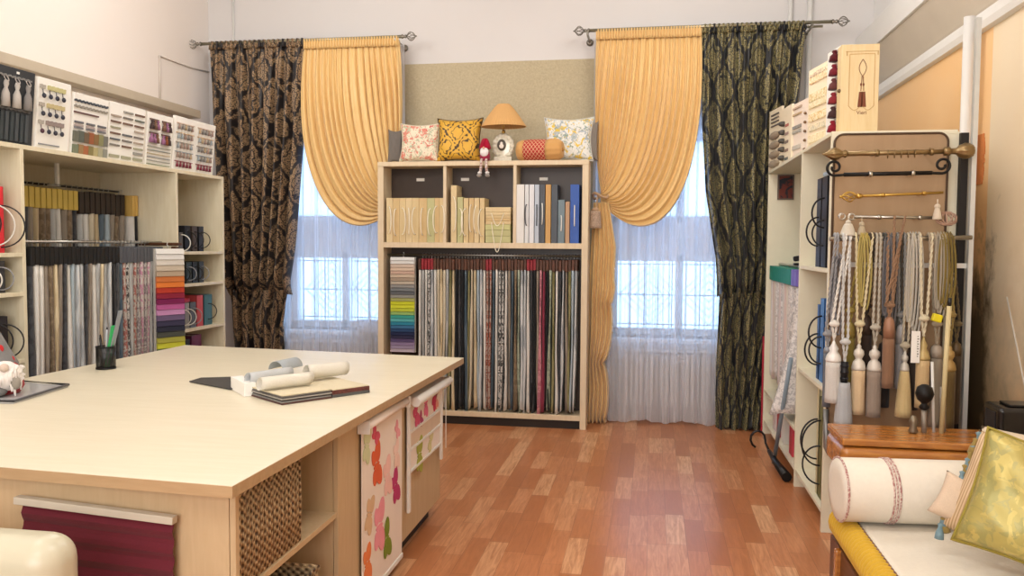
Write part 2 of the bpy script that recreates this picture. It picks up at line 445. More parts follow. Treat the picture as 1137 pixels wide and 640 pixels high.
# pipes and cables on the walls
def pipe_thing(pts, r, mat_, label, cat='pipe', name='heating_pipe', seg=12, group=None):
    bm = nb(); tube(bm, pts, r, seg); return single(name, bm, mat_, label, cat, group)
pA = at(877.5, 20, Y=YB-0.03).x; pB = at(899, 20, Y=YB-0.03).x
pipe_thing([(pA, YB-0.03, 0), (pA, YB-0.03, ZC)], 0.018, white_paint, 'slim white heating pipe rising behind the right curtain rod, left one of the pair')
pipe_thing([(pB, YB-0.03, 0), (pB, YB-0.03, ZC)], 0.022, white_paint, 'white heating pipe rising by the right curtain finial, right one of the pair')
x = at(259, 20, Y=YB-0.012).x
pipe_thing([(x, YB-0.012, 0), (x, YB-0.012, ZC)], 0.01, white_paint, 'thin white cable duct above the left dark curtain', 'cable duct', 'cable_duct')
a = at(177, 62, X=XL+0.01); b = at(212, 75, X=XL+0.01)
pipe_thing([(XL+0.01, a.y, 2.67), a, b, (XL+0.01, YB-0.02, b.z+0.02)], 0.008, plain('d8cdc2', 0.5), 'thin cable running along the left wall above the ledge', 'cable', 'wall_cable', 6)
# big white pipe by the mural
pb = at(1076, 40, X=1.68); PX, PY = 1.68, pb.y
bm = nb(); tube(bm, [(PX, PY, 0), (PX, PY, at(1075, 20, X=1.68).z)], 0.029, 16)
single('heating_pipe', bm, white_paint, 'thick white vertical pipe standing in front of the orange mural wall', 'pipe')
pc = at(1080, 200, Y=4.34)
bm = nb(); box(bm, pc.x-0.010, pc.x+0.012, 4.33, 4.36, 0.02, at(1080, 20, Y=4.34).z); single('steel_upright', bm, plain('c9cbc8', 0.35, 0.3), 'narrow pale metal upright right of the tassel rack', 'upright')

# radiators
def radiator(x0, x1, label):
    r = thing('radiator', label, 'radiator', ((x0+x1)/2, YB-0.09, 0.08))
    n = int(round((x1-x0)/0.082)); w = (x1-x0)/n
    for k in range(n):
        bm = nb(); x = x0+w*(k+0.5)
        box(bm, x-w*0.42, x+w*0.42, YB-0.12, YB-0.11, 0.13, 0.60); box(bm, x-0.012, x+0.012, YB-0.12, YB-0.05, 0.14, 0.59)
        box(bm, x-w*0.42, x+w*0.42, YB-0.06, YB-0.045, 0.15, 0.58); box(bm, x-w*0.46, x+w*0.46, YB-0.12, YB-0.05, 0.57, 0.61)
        link('section', bm, white_paint, r, bevel=0.006)
    bm = nb(); tube(bm, [(x0-0.05, YB-0.085, 0.17), (x1+0.1, YB-0.085, 0.17)], 0.016); tube(bm, [(x0-0.05, YB-0.085, 0.55), (x1+0.1, YB-0.085, 0.55)], 0.016)
    for x in (x0+0.1, x1-0.1): box(bm, x-0.012, x+0.012, YB-0.10, YB-0.03, 0, 0.2)
    link('connecting_pipe', bm, white_paint, r)
radiator(-3.35, -2.42, 'white sectional radiator under the left window behind the sheer')
radiator(-0.22, 0.72, 'white sectional radiator under the right window behind the sheer')

# ================================================================== CURTAINS
def curtain_rod(p0, p1, label, bracket_x):
    Yr = 6.86
    a = at(*p0, Y=Yr); b = at(*p1, Y=Yr); z = (a.z+b.z)/2
    r = thing('curtain_rod', label, 'curtain rod', ((a.x+b.x)/2, Yr, z))
    bm = nb(); tube(bm, [(a.x+0.05, Yr, z), (b.x-0.05, Yr, z)], 0.014, 12); link('front_pole', bm, plain('a09a84', 0.35, 0.8), r)
    bm = nb(); tube(bm, [(a.x+0.10, Yr+0.115, z-0.01), (b.x-0.10, Yr+0.09, z-0.01)], 0.010, 10); link('rear_pole', bm, plain('a09a84', 0.35, 0.8), r)
    for x, sgn in ((a.x+0.05, -1), (b.x-0.05, 1)):
        bm = nb(); M = align((x, Yr, z), (x+sgn, Yr, z))
        lathe(bm, [(0.016, 0), (0.02, 0.01), (0.011, 0.02), (0.011, 0.03), (0.018, 0.035), (0.012, 0.045)], M, 14)
        for k in range(8):
            an = 2*PI*k/8
            pts = [M @ Vector((0.038*math.sin(PI*q/8)*math.cos(an+q*0.12), 0.038*math.sin(PI*q/8)*math.sin(an+q*0.12), 0.042+0.085*q/8)) for q in range(9)]
            tube(bm, pts, 0.003, 5)
        ball(bm, M @ Vector((0, 0, 0.13)), 0.007)
        link('finial', bm, plain('8f8a80', 0.3, 0.9), r)
    for x in bracket_x:
        bm = nb(); box(bm, x-0.008, x+0.008, Yr-0.01, YB, z-0.035, z-0.02); lathe(bm, [(0.0, 0), (0.03, 0.0), (0.03, 0.01), (0, 0.012)], Matrix.Translation((x, YB-0.013, z-0.03)) @ Matrix.Rotation(R_(-90), 4, 'X'), 14)
        box(bm, x-0.008, x+0.008, Yr-0.018, Yr+0.018, z-0.028, z-0.012); link('bracket', bm, plain('8f8a80', 0.35, 0.8), r)
    return z
zr1 = curtain_rod((218, 49), (452, 40.5), 'antique metal double curtain rod with openwork finials over the left window', (-3.9, -2.20))
zr2 = curtain_rod((648, 34), (931, 24), 'antique metal double curtain rod with openwork finials over the right window', (-0.55, 1.22))

dam_l = damask('damask_bronze', '1b1413', '86664a', 'a68c68', 0.30, 0.50, lo=0.17, speckle=0.465)
dam_r = damask('damask_olive', '15161a', '7d7448', 'a29668', 0.30, 0.50, lo=0.20, speckle=0.475)
def poly_at(pts, v):
    for (a, xa), (b, xb) in zip(pts, pts[1:]):
        if v <= b: return xa+(xb-xa)*((v-a)/(b-a) if b > a else 0)
    return pts[-1][1]
def dark_curtain(Yc, zt, zmid, zb, left, right, mat_, label, pleats, group, lower_l, lower_r):
    """left/right: edge X against height; upper layer blouses over a lower one"""
    r = thing('dark_curtain', label, 'curtain', (poly_at(left, 0.5), Yc, 0), group=group)
    def f(u, v):
        z = zt+(zmid-zt)*v
        xl, xr = poly_at(left, v), poly_at(right, v)
        tck = 1.0
        if v > 0.93: tck = math.cos((v-0.93)/0.07*PI/2)*0.9+0.1
        amp = (0.042+0.014*v)
        ph = 2*PI*pleats*u + 0.8*math.sin(5*u*PI)*v + 1.2*math.sin(2.3*v+7*u)
        y = Yc + amp*math.sin(ph)*min(1, 0.4+v*2) + 0.012*math.sin(ph*2.3+4*v) - 0.05*tck*v
        if v > 0.93: y += (1-tck)*0.05
        return Vector((xl+(xr-xl)*u, y, z + (0.015*math.sin(ph*0.5+u*9) if v > 0.9 else 0)))
    bm = nb(); W = 1.35
    grid(bm, f, pleats*14, 70, lambda u, v: (u*W, v*(zt-zmid)))
    link('upper_panel', bm, mat_, r, solid=0.004)
    def g(u, v):
        z = zmid+0.05+(zb-zmid-0.05)*v
        xl, xr = poly_at(lower_l, v), poly_at(lower_r, v)
        ph = 2*PI*(pleats-2)*u + 1.3*math.sin(3*v+5*u)
        y = Yc + 0.035*math.sin(ph) + 0.01*math.sin(2.7*ph+5*v) + (-0.05*max(0, v-0.8)/0.2)
        return Vector((xl+(xr-xl)*u, y, max(0.004, z + 0.02*math.sin(ph*0.5+2)*v)))
    bm = nb(); grid(bm, g, pleats*12, 44, lambda u, v: (u*W+0.3, 1+v*zmid)); link('lower_panel', bm, mat_, r, solid=0.004)
    bm = nb()
    grid(bm, lambda u, v: Vector((poly_at(left, 0)+(poly_at(right, 0)-poly_at(left, 0))*u, Yc-0.02+0.012*math.sin(u*2*PI*pleats*2.5), zt+0.03-0.07*v)), pleats*20, 3, lambda u, v: (u*W, v*0.07))
    link('header_tape', bm, mat_, r, solid=0.004)
    return r
def X_(px, py, Y): return at(px, py, Y=Y).x
def Zz(px, py, Y): return at(px, py, Y=Y).z
Yd = 6.87
zm = Zz(290, 328, Yd)
Hh = zr1-0.02-zm
dark_curtain(Yd, zr1-0.015, zm, 0.01,
    [(0, X_(233, 55, Yd)), (0.3, X_(236, 150, Yd)), (1, X_(250, 320, Yd))], [(0, X_(338, 50, Yd)), (0.35, X_(336, 150, Yd)), (0.8, X_(328, 270, Yd)), (1, X_(322, 325, Yd))],
    dam_l, 'dark bronze and black damask curtain at the left window', 8, 'dark damask curtains',
    [(0, X_(255, 330, Yd)), (1, X_(262, 380, Yd))], [(0, X_(322, 330, Yd)), (0.3, X_(315, 390, Yd)), (1, X_(318, 400, Yd))])
Yd2 = 6.875
zm = Zz(820, 332, Yd2)
dark_curtain(Yd2, zr2-0.015, zm, 0.0,
    [(0, X_(779, 40, Yd2)), (0.35, X_(780, 130, Yd2)), (0.6, X_(784, 200, Yd2)), (0.85, X_(795, 280, Yd2)), (1, X_(797, 330, Yd2))],
    [(0, X_(895, 35, Yd2)), (1, X_(868, 330, Yd2))],
    dam_r, 'black and olive gold damask curtain at the right window', 9, 'dark damask curtains',
    [(0, X_(799, 335, Yd2)), (0.5, X_(796, 400, Yd2)), (1, X_(794, 480, Yd2))], [(0, X_(862, 335, Yd2)), (1, X_(842, 480, Yd2))])

# gold satin swags
t = NT('gold_satin'); w = t.noise(t.mapping(t.coord(), (1, 1, 0.1)), 60, 2)
t.l(t.mix(w, srgb('dfb670'), srgb('ecc88a')), t.b.inputs['Base Color'])
t.b.inputs['Roughness'].default_value = 0.42; t.b.inputs['Sheen Weight'].default_value = 0.3; t.b.inputs['Specular IOR Level'].default_value = 0.5
satin = t.m
def bez(p, t_):
    a, b, c, d = p; s_ = 1-t_
    return a*(s_**3)+b*(3*s_*s_*t_)+c*(3*s_*t_*t_)+d*(t_**3)
def swag(Yc, top0, top1, G, Cn, Cf, label, tail=None, pleats=17, lean=0.25):
    """fabric hung from top0..top1 (near side .. far side) and swept to the tie point G.
    Cn / Cf: the two bezier handles of the near and the far edge."""
    r = thing('gold_swag_curtain', label, 'curtain', (top0.x, Yc, 0), group='gold satin curtains')
    def f(u, v):
        T = top0.lerp(top1, u)
        k = u**1.15
        b1 = Cn[0].lerp(Cf[0], k); b2 = Cn[1].lerp(Cf[1], k)
        # stacked folds where the cloth reaches the tie
        g = G + Vector((0, 0, 0.05-0.11*u))
        p = bez((T, b1, b2, g), v)
        near = 1-v**2.2*0.75
        ph = 2*PI*pleats*(u+0.012*math.sin(9*u)) + 0.9*math.sin(6*u+3*v)+1.3*math.sin(17*u+1)
        amp = 0.024*min(1, 0.3+v*3)*near
        y = Yc + amp*math.sin(ph) + 0.008*math.sin(2.1*ph+3*v)*near
        y -= 0.10*math.sin(PI*min(1, v))*u*0.8
        e = bez((T, b1, b2, g), min(1, v+0.01))-p; e.y = 0
        if e.length > 1e-6:
            nrm = Vector((e.z, 0, -e.x)).normalized(); p = p + nrm*(amp*0.25*math.cos(ph))
        return Vector((p.x, y, p.z))
    bm = nb(); grid(bm, f, pleats*16, 70, lambda u, v: (u, v)); link('swag', bm, satin, r, solid=0.003)
    bm = nb()
    grid(bm, lambda u, v: top0.lerp(top1, u)+Vector((0, -0.012+0.010*math.sin(u*2*PI*pleats*2.2), 0.035-0.085*v)), pleats*20, 3); link('header_tape', bm, satin, r, solid=0.003)
    if tail:
        zt, zb, el, er = tail
        def g(u, v):
            z = zt+(zb-zt)*v
            xl, xr = poly_at(el, v), poly_at(er, v)
            ph = 2*PI*5*u+1.5*v
            # cascade: the free edge zigzags
            xr2 = xr + 0.018*math.sin(v*24)*min(1, v*2.0)*(v > 0.35)
            return Vector((xl+(xr2-xl)*u, Yc+0.03*math.sin(ph)*(0.4+v)+0.03*u*math.sin(v*24+1.5)*(v > 0.35)-0.02, max(0.004, z+0.10*(u-0.3)*math.cos(v*24)*(v > 0.35)*(v < 0.97))))
        bm = nb(); grid(bm, g, 60, 90, lambda u, v: (u, v)); link('cascade_tail', bm, satin, r, solid=0.003)
    return r
Yg = 6.86
def P(px, py, Y=Yg): return at(px, py, Y=Y)
def top(px, z): q = P(px, 40); return Vector((q.x, Yg, z))
swag(Yg+0.015, top(662, zr2-0.03), top(779, zr2-0.03), P(667, 216), (P(660, 100), P(658, 170)), (P(788, 240), P(722, 292)),
     'gold satin curtain swept left into a tasselled tieback at the right window',
     (P(664, 225).z, 0.005, [(0, P(659, 225).x), (0.3, P(655, 300).x), (1, P(652, 464).x)], [(0, P(676, 225).x), (0.2, P(684, 280).x), (0.5, P(681, 340).x), (0.75, P(672, 400).x), (1, P(676, 460).x)]))
swag(Yg+0.015, top(443, zr1-0.03), top(337, zr1-0.03), P(438, 222), (P(447, 100), P(446, 170)), (P(325, 215), P(385, 290)),
     'gold satin curtain swept right behind the bookcase at the left window',
     (P(438, 228).z, 0.005, [(0, P(444, 225).x), (1, P(445, 460).x)], [(0, P(430, 225).x), (0.5, P(431, 330).x), (1, P(428, 460).x)]), pleats=16)

# sheers
def sheer_mat():
    t = NT('sheer_voile')
    tr = t.n('ShaderNodeBsdfTransparent'); tr.inputs['Color'].default_value = (0.97, 0.97, 1, 1)
    tl = t.n('ShaderNodeBsdfTranslucent'); tl.inputs['Color'].default_value = (0.93, 0.92, 0.96, 1)
    df = t.n('ShaderNodeBsdfDiffuse'); df.inputs['Color'].default_value = (0.88, 0.87, 0.89, 1)
    m1 = t.n('ShaderNodeMixShader'); m1.inputs[0].default_value = 0.5; t.l(tl.outputs[0], m1.inputs[1]); t.l(df.outputs[0], m1.inputs[2])
    lw = t.n('ShaderNodeLayerWeight'); lw.inputs['Blend'].default_value = 0.35
    fac = t.math('MINIMUM', t.math('ADD', t.math('MULTIPLY', lw.outputs['Facing'], 0.8), 0.57), 0.97)
    m2 = t.n('ShaderNodeMixShader'); t.l(fac, m2.inputs[0]); t.l(tr.outputs[0], m2.inputs[1]); t.l(m1.outputs[0], m2.inputs[2])
    t.l(m2.outputs[0], t.out.inputs['Surface']); return t.m
sheer = sheer_mat()
def sheer_curtain(x0, x1, zt, label, gaps, n=11):
    bm = nb(); Ys = 6.975
    def f(u, v):
        z = zt*(1-v)+0.012*v
        ph = 2*PI*n*u+1.1*math.sin(4*u*PI)+0.7*math.sin(3*v)
        y = Ys - 0.05*(v > 0.7)*(v-0.7)/0.3 + 0.022*math.sin(ph)+0.007*math.sin(2.6*ph+2)
        x = x0+(x1-x0)*u
        for gx in gaps:      # where two widths meet the hem parts a little
            d = u-gx
            x += 0.02*v**3*math.copysign(math.exp(-abs(d)*14), d)
        return Vector((x, y, z+0.012*math.sin(ph*0.31)*v**4+0.006))
    grid(bm, f, n*14, 30)
    return single('sheer_curtain', bm, sheer, label, 'sheer curtain', 'white sheers')
sheer_curtain(-3.55, -2.15, zr1-0.05, 'white sheer curtain hanging over the left window', (0.35, 0.7))
sheer_curtain(-0.50, 0.72, zr2-0.05, 'white sheer curtain hanging over the right window', (0.45, 0.68))

# tasselled tieback holding the right gold curtain
def fringe_lathe(bm, z0, z1, r0, r1, M=None, seg=28):
    n = 7; prof = [(0, z0), (r0*0.8, z0)]+[(r0+(r1-r0)*(i/n)**0.8, z0+(z1-z0)*i/n) for i in range(n+1)]+[(0, z1)]
    lathe(bm, prof, M, seg, flute=14, famp=0.035)
q = P(661, 236, 6.78)
r = thing('curtain_tieback', 'dusty pink tassel tieback holding the gold curtain right of the bookcase', 'tieback', (q.x, 6.78, q.z))
bm = nb(); c = P(666, 217, 6.80)
tube(bm, [(c.x+0.07*math.cos(a_)*0.9, 6.865+0.075*math.sin(a_), c.z+0.02*math.sin(a_*2)) for a_ in [2*PI*k/20 for k in range(20)]], 0.011, 8, closed=True)
tube(bm, [(c.x-0.02, 6.80, c.z), (q.x+0.01, 6.78, q.z+0.05), (q.x, 6.78, q.z+0.02)], 0.006, 8); link('cord', bm, fabric('caa888'), r)
bm = nb(); fringe_lathe(bm, 0.01, -0.13, 0.042, 0.05, Matrix.Translation((q.x, 6.77, q.z))); link('skirt', bm, fabric('b39a86', 'c6ad97', 120, 0.5), r)
bm = nb(); ball(bm, (q.x, 6.77, q.z+0.02), 0.03, (1, 1, 0.7)); link('head', bm, fabric('caa888'), r)

# ================================================================== CENTRAL BOOKCASE
BX0, BX1, BY0, BY1, BZ = -2.262, -0.505, 6.58, 6.80, 2.18
r = thing('bookcase', 'birch bookcase with three cubbies above a fabric rail between the windows', 'bookcase', ((BX0+BX1)/2, (BY0+BY1)/2, 0))
bc_wood = wood('d8c2a0', 'e2d0b2', 5, 0.5)
T = 0.038
sideT = 0.05
for x in (BX0, BX1-sideT):
    bm = nb(); box(bm, x, x+sideT, BY0, BY1, 0, BZ-T); link('side_panel', bm, bc_wood, r, bevel=0.002)
bm = nb(); box(bm, BX0, BX1, BY0-0.004, BY1, BZ-T, BZ); link('top_panel', bm, bc_wood, r, bevel=0.002)
SZ = 1.468
bm = nb(); box(bm, BX0+sideT, BX1-sideT, BY0, BY1, SZ, SZ+0.045); link('shelf', bm, bc_wood, r, bevel=0.002)
bm = nb(); box(bm, BX0+sideT, BX1-sideT, BY0, BY1, 0.07, 0.112); link('bottom_shelf', bm, bc_wood, r, bevel=0.002)
bm = nb(); box(bm, BX0+sideT, BX1-sideT, BY0+0.02, BY0+0.035, 0.0, 0.07); link('plinth', bm, plain('2a211b', 0.6), r)
DV = [-1.70, -1.115]
for x in DV:
    bm = nb(); box(bm, x, x+0.026, BY0+0.002, BY1, SZ+0.045, BZ-T); link('divider', bm, bc_wood, r, bevel=0.001)
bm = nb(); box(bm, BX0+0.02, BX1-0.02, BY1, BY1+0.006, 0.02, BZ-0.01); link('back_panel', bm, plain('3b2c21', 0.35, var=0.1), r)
bm = nb(); tube(bm, [(BX0+sideT, 6.69, 1.408), (BX1-sideT, 6.69, 1.408)], 0.008, 8)
link('hanging_rail', bm, steel, r)
for x in (-1.99, -1.60, -0.93):
    bm = nb(); box(bm, x, x+0.07, BY1-0.004, BY1, 2.035, 2.06); link('back_white_patch', bm, white_card, r)  # small white rectangles on the dark back panel

palette = {'white': ('dedad2', None), 'pale grey': ('b9b9b6', '9a9a98'), 'silver grey': ('a9adb0', 'c9cbca'), 'cream': ('d2c6ac', None), 'beige': ('c4b08c', 'd8c8a6'),
    'olive': ('77724a', '8d8760'), 'black': ('222224', None), 'charcoal': ('4a4b4e', '3a3a3c'), 'slate blue': ('5c6a74', '465560'), 'taupe': ('978b7c', '85796c'),
    'light blue grey': ('a8b6be', None), 'rust mottled': ('b9a295', '8b4a3a'), 'black and white mottled': ('cfccc6', '3c3a3a'), 'rose': ('b06a78', 'c88a90'),
    'crimson': ('8a3448', None), 'sage': ('8c9582', 'a5ac97'), 'brown': ('75644f', '86745e'), 'pink floral': ('c6bcb6', 'b07f92'), 'red floral': ('bdb2a8', '9a6058'), 'grey floral': ('b8b2aa', '7a6f72')}
def fab(cname):
    c, c2 = palette[cname]
    return fabric(c, c2, 45 if 'mottled' in cname or 'floral' in cname else 25, 0.52, stripe=(cname in ('pale grey', 'silver grey', 'taupe', 'beige', 'olive', 'slate blue')))
hook_m = plain('c8c6c0', 0.3, 0.8)
def hanging_sample(loc, rotz, wid, thk, hh, drop, hcol, cname, label, group, sway=0.0, flare=0.0):
    """local: X = thickness direction (along the rail), Y = width of the book"""
    r = thing('fabric_sample', label, 'fabric sample', loc, rotz, group)
    jw, jz = random.uniform(-0.008, 0.008), random.uniform(-0.005, 0.003)
    bm = nb(); box(bm, -thk*0.42, thk*0.42, -wid/2+jw, wid/2, -0.045-hh+jz, -0.03+jz); hd_ = link('header', bm, hcol, r, bevel=0.0015, world=False, seg=1)
    bm = nb()
    tube(bm, [(0, 0, -0.03), (0, 0.0, -0.012), (0, 0.010, 0.0), (0, 0.004, 0.012), (0, -0.010, 0.008)], 0.0022, 5); link('hook', bm, hook_m, hd_, world=False)
    ph = random.uniform(0, 6); amp = random.uniform(0.002, 0.005); w2 = random.uniform(2, 4)
    z0 = -0.04-hh; n = 14; bm = nb(); rings = []
    m = 5
    for i in range(n+1):
        tt = i/n; z = z0-(drop-hh)*tt
        cx = sway*tt*tt + amp*math.sin(ph+w2*tt*3)*tt
        hw = wid/2*(0.97-0.05*tt+0.03*math.sin(ph+5*tt)); ht = thk*0.5*(0.36+0.30*math.sin(ph*2+tt*4)**2) + flare*tt*tt
        ring = []
        for j in range(m+1): ring.append((cx-ht+0.002*math.sin(ph+j*2.1+tt*5), -hw+2*hw*j/m))
        for j in range(m, -1, -1): ring.append((cx+ht+0.002*math.sin(ph+j*1.7+tt*4+2), -hw+2*hw*j/m))
        rings.append([bm.verts.new((a_, b_, z - (0.012*math.sin(ph+j) if i == n else 0))) for j, (a_, b_) in enumerate(ring)])
    K = len(rings[0])
    for A, B in zip(rings, rings[1:]):
        for k in range(K):
            f = bm.faces.new((A[k], A[(k+1) % K], B[(k+1) % K], B[k])); f.smooth = True
    bm.faces.new(rings[0]); bm.faces.new(rings[-1][::-1])
    link('fabric', bm, fab(cname), r, world=False)
    return r
seq = ['white', 'pale grey', 'white', 'black and white mottled', 'silver grey', 'white', 'cream', 'beige', 'cream', 'pale grey', 'olive', 'beige', 'black', 'charcoal', 'black', 'slate blue', 'olive', 'cream', 'beige', 'light blue grey', 'silver grey', 'white', 'rust mottled', 'rust mottled', 'slate blue',
       'white', 'black and white mottled', 'black and white mottled', 'white', 'taupe', 'slate blue', 'brown', 'sage', 'silver grey', 'silver grey', 'white', 'charcoal', 'black', 'taupe', 'rose', 'crimson', 'black', 'sage', 'olive', 'white', 'charcoal', 'silver grey', 'taupe', 'olive', 'light blue grey', 'silver grey']
N = len(seq); x0, x1 = -1.915, -0.585
hb = [plain('4a2c1c', 0.5, var=0.15), plain('5a3522', 0.5, var=0.15), plain('8c1c26', 0.5, var=0.1)]
redi = {1, 2, 3, 4, 22, 23, 35, 36, 37}
for i, cn in enumerate(seq):
    x = x0+(x1-x0)*(i+0.5)/N
    hc = hb[2] if i in redi else hb[i % 2]
    hanging_sample((x, 6.69, 1.408), 0, 0.20, (x1-x0)/N, 0.075, random.uniform(1.22, 1.26), hc, cn,
        '%s fabric sample on the bookcase rail, %s from the left%s' % (cn, nth(i), ', red header' if i in redi else ''), 'fabric samples on the bookcase rail',
        sway=random.uniform(-0.02, 0.02), flare=random.choice([0, 0, 0.004, 0.008]))
# colour-band sample at the left end
def colour_card(loc, rotz, w, h, cols, label):
    r = thing('colour_sample_book', label, 'sample book', loc, rotz)
    bm = nb(); box(bm, -w/2, w/2, 0.004, 0.03, -h, 0); link('cover', bm, fabric('c9c4ba'), r, world=False)
    n = len(cols); hh = h/n
    for k, c in enumerate(cols):
        bm = nb(); y1 = 0.004
        vs = box(bm, -w/2+0.003, w/2-0.003, -0.010, y1, -hh*(k+1)+0.001, -hh*k)
        for v_ in vs:
            if v_.co.z < -hh*(k+0.5) and v_.co.y < 0: v_.co.y -= 0.006
        link('colour_strip', bm, fabric(c), r, world=False, bevel=0.0015, seg=1)
    bm = nb(); tube(bm, [(0, 0.018, 0), (0, 0.018, 0.02), (0, 0.03, 0.03), (0, 0.02, 0.042)], 0.003, 6); link('hook', bm, hook_m, r, world=False)
    return r
cols_c = ['e4e4e2', 'dcdad6', 'cdb8a8', 'd2bba6', 'c3a492', 'c8b39c', 'a8937f', 'b7aa98', '8f8b86', '75787a', '5d5f62', '8f8d84', 'a0a060', 'c6c82e', 'cfd336', 'b9c23a', '8fae62', '3c9a8c', '54a4a4', '2e7f96', '3a6a8e', '2b4468', '232a4a', '2c2a44', '55466a', '8a7796', '9a8aa2', 'b8aab4']
colour_card(((-2.168-1.94)/2, 6.612, 1.388), 0, 0.215, 0.80, cols_c, 'fanned rainbow colour sample book hanging at the left end of the bookcase rail')

# sample books
bk_pal = [wood('d4ba88', 'dcc698', 7, 0.6), wood('cdae7a', 'd8bd8c', 7, 0.6), plain('bfbb88', 0.6, var=0.1), wood('d8c090', 'e2cca2', 7, 0.6)]
cord_m = plain('f6eed8', 0.7, var=0.05)
def cord_loop(bm, x, y, z, w, h, r_=0.0042, lean=0):
    pts = []
    for k in range(17):
        a_ = PI*k/16
        pts.append((x + lean*math.sin(a_) , y-0.012-0.022*math.sin(a_), z+h/2*math.cos(a_)))
    for k in range(len(pts)): pts[k] = (pts[k][0]+w*math.sin(PI*k/16)*0.6, pts[k][1], pts[k][2])
    pts = [(x, y+0.002, z+h/2)]+pts+[(x, y+0.002, z-h/2)]
    tube(bm, pts, r_, 6)
def shelf_book(px0, px1, pt, pb_z, m, label, group, cord=None, depth=0.19, cw=0.035, cz=0.6):
    a = at(px0, 240, Y=BY0+0.015).x; b = at(px1, 240, Y=BY0+0.015).x; z1 = at(px0, pt, Y=BY0+0.015).z
    c = (a+b)/2
    r = thing('sample_book', label, 'book', (c, BY0+0.1, pb_z), group=group)
    y0 = BY0+0.012+random.uniform(0, 0.006)
    bm = nb(); box(bm, a+0.0008, a+0.004, y0+0.004, y0+depth, pb_z, z1); box(bm, b-0.004, b-0.0008, y0+0.004, y0+depth, pb_z, z1); box(bm, a+0.0008, b-0.0008, y0, y0+0.006, pb_z, z1)
    link('cover', bm, m, r, bevel=0.0012, seg=1)
    bm = nb(); box(bm, a+0.0045, b-0.0045, y0+0.007, y0+depth-0.004, pb_z+0.003, z1-0.004); link('pages', bm, fabric('cdbf9f'), r)
    if cord:
        bm = nb(); h = (z1-pb_z)*cz
        cord_loop(bm, c, y0, pb_z+(z1-pb_z)*0.5+random.uniform(-0.02, 0.02), cw*random.choice([-1, 1])*random.uniform(0.3, 1.7), h); link('cord_handle', bm, cord, r)
    return r
bz = SZ+0.0455
xs1 = [429, 436, 443.5, 450.5, 457.5, 465, 474, 482.5, 488, 493.5]
for i in range(9):
    nm = ('greenish ' if i == 6 else '')
    shelf_book(xs1[i], xs1[i+1], 220, bz, bk_pal[2] if i == 6 else bk_pal[i % 2 if i % 3 else 3], '%scream sample book in the left cubby, %s from the left' % (nm, nth(i)), 'cream sample books in the left cubby', cord_m)
xs2 = [(500.5, 507, 206, 3), (507.5, 514, 219, 2), (514.5, 520, 220, 0), (520.5, 526, 220, 1), (526.5, 532, 220, 3), (532.5, 538, 220, 0)]
for i, (a, b, pt, m) in enumerate(xs2):
    shelf_book(a, b, pt, bz, bk_pal[m], '%s sample book standing in the middle cubby, %s from the left' % (('tall cream', 'greenish', 'cream', 'cream', 'cream', 'cream')[i], nth(i)), 'sample books in the middle cubby', cord_m)
# a lying stack
a = at(539, 240, Y=BY0+0.015).x; b = at(567, 240, Y=BY0+0.015).x
zz = bz; hs = [0.055, 0.05, 0.045, 0.028, 0.025, 0.022, 0.026, 0.04]
stack_m = [bk_pal[2], bk_pal[2], plain('c8c68c', 0.6), bk_pal[0], bk_pal[1], bk_pal[0], bk_pal[3], bk_pal[3]]
for i, h in enumerate(hs):
    words = ['bottom', 'second from bottom', 'third from bottom', 'fourth from bottom', 'fourth from top', 'third from top', 'second from top', 'topmost'][i]
    r = thing('sample_book', '%s sample book lying in the middle cubby stack, %s' % ('greenish' if i < 3 else 'cream', words), 'book', ((a+b)/2, 6.68, zz), group='lying sample books')
    j = random.uniform(-0.002, 0.002)
    bm = nb(); box(bm, a+j, b+j, BY0+0.012, BY0+0.20, zz+0.0006, zz+h-0.0006); link('cover', bm, stack_m[i], r, bevel=0.003)
    if i in (3, 6):
        bm = nb(); cx_ = (a+b)/2
        L = 0.10 if i == 6 else 0.24
        pts = [(cx_-0.05+0.10*k/14, BY0-0.006-0.010*math.sin(PI*k/14), zz+h/2-L*math.sin(PI*k/14)) for k in range(15)]
        tube(bm, [(cx_-0.05, BY0+0.012, zz+h/2)]+pts+[(cx_+0.05, BY0+0.012, zz+h/2)], 0.0035, 6); link('cord_handle', bm, cord_m, r)
    zz += h
xs3 = [(572.5, 582, 205, 'e2e0dc', 'wide white'), (582.5, 587, 205, 'd9dadb', 'narrow white'), (587.5, 593, 205, 'dfe0e4', 'bluish white'), (593.5, 598.5, 205, 'b9c2cf', 'pale blue grey'), (599, 605, 205, '4c5158', 'dark grey'),
       (605.5, 611.5, 205, 'c79a5a', 'wooden tan'), (612, 619, 205, '4a5058', 'charcoal'), (619.5, 627, 222, '71828a', 'short slate'), (627.5, 632.5, 224, 'b79271', 'short brown'), (633, 643, 205, '2f57a8', 'royal blue')]
for i, (a, b, pt, c, nm) in enumerate(xs3):
    cd = plain('f0efe9', 0.6) if i in (4, 9, 7) else (plain('30343a', 0.6) if i in (1, 3) else None)
    shelf_book(a, b, pt, bz, plain(c, 0.45, var=0.05), '%s binder standing in the right cubby' % nm, 'binders in the right cubby', cd, cw=0.008, cz=0.35)

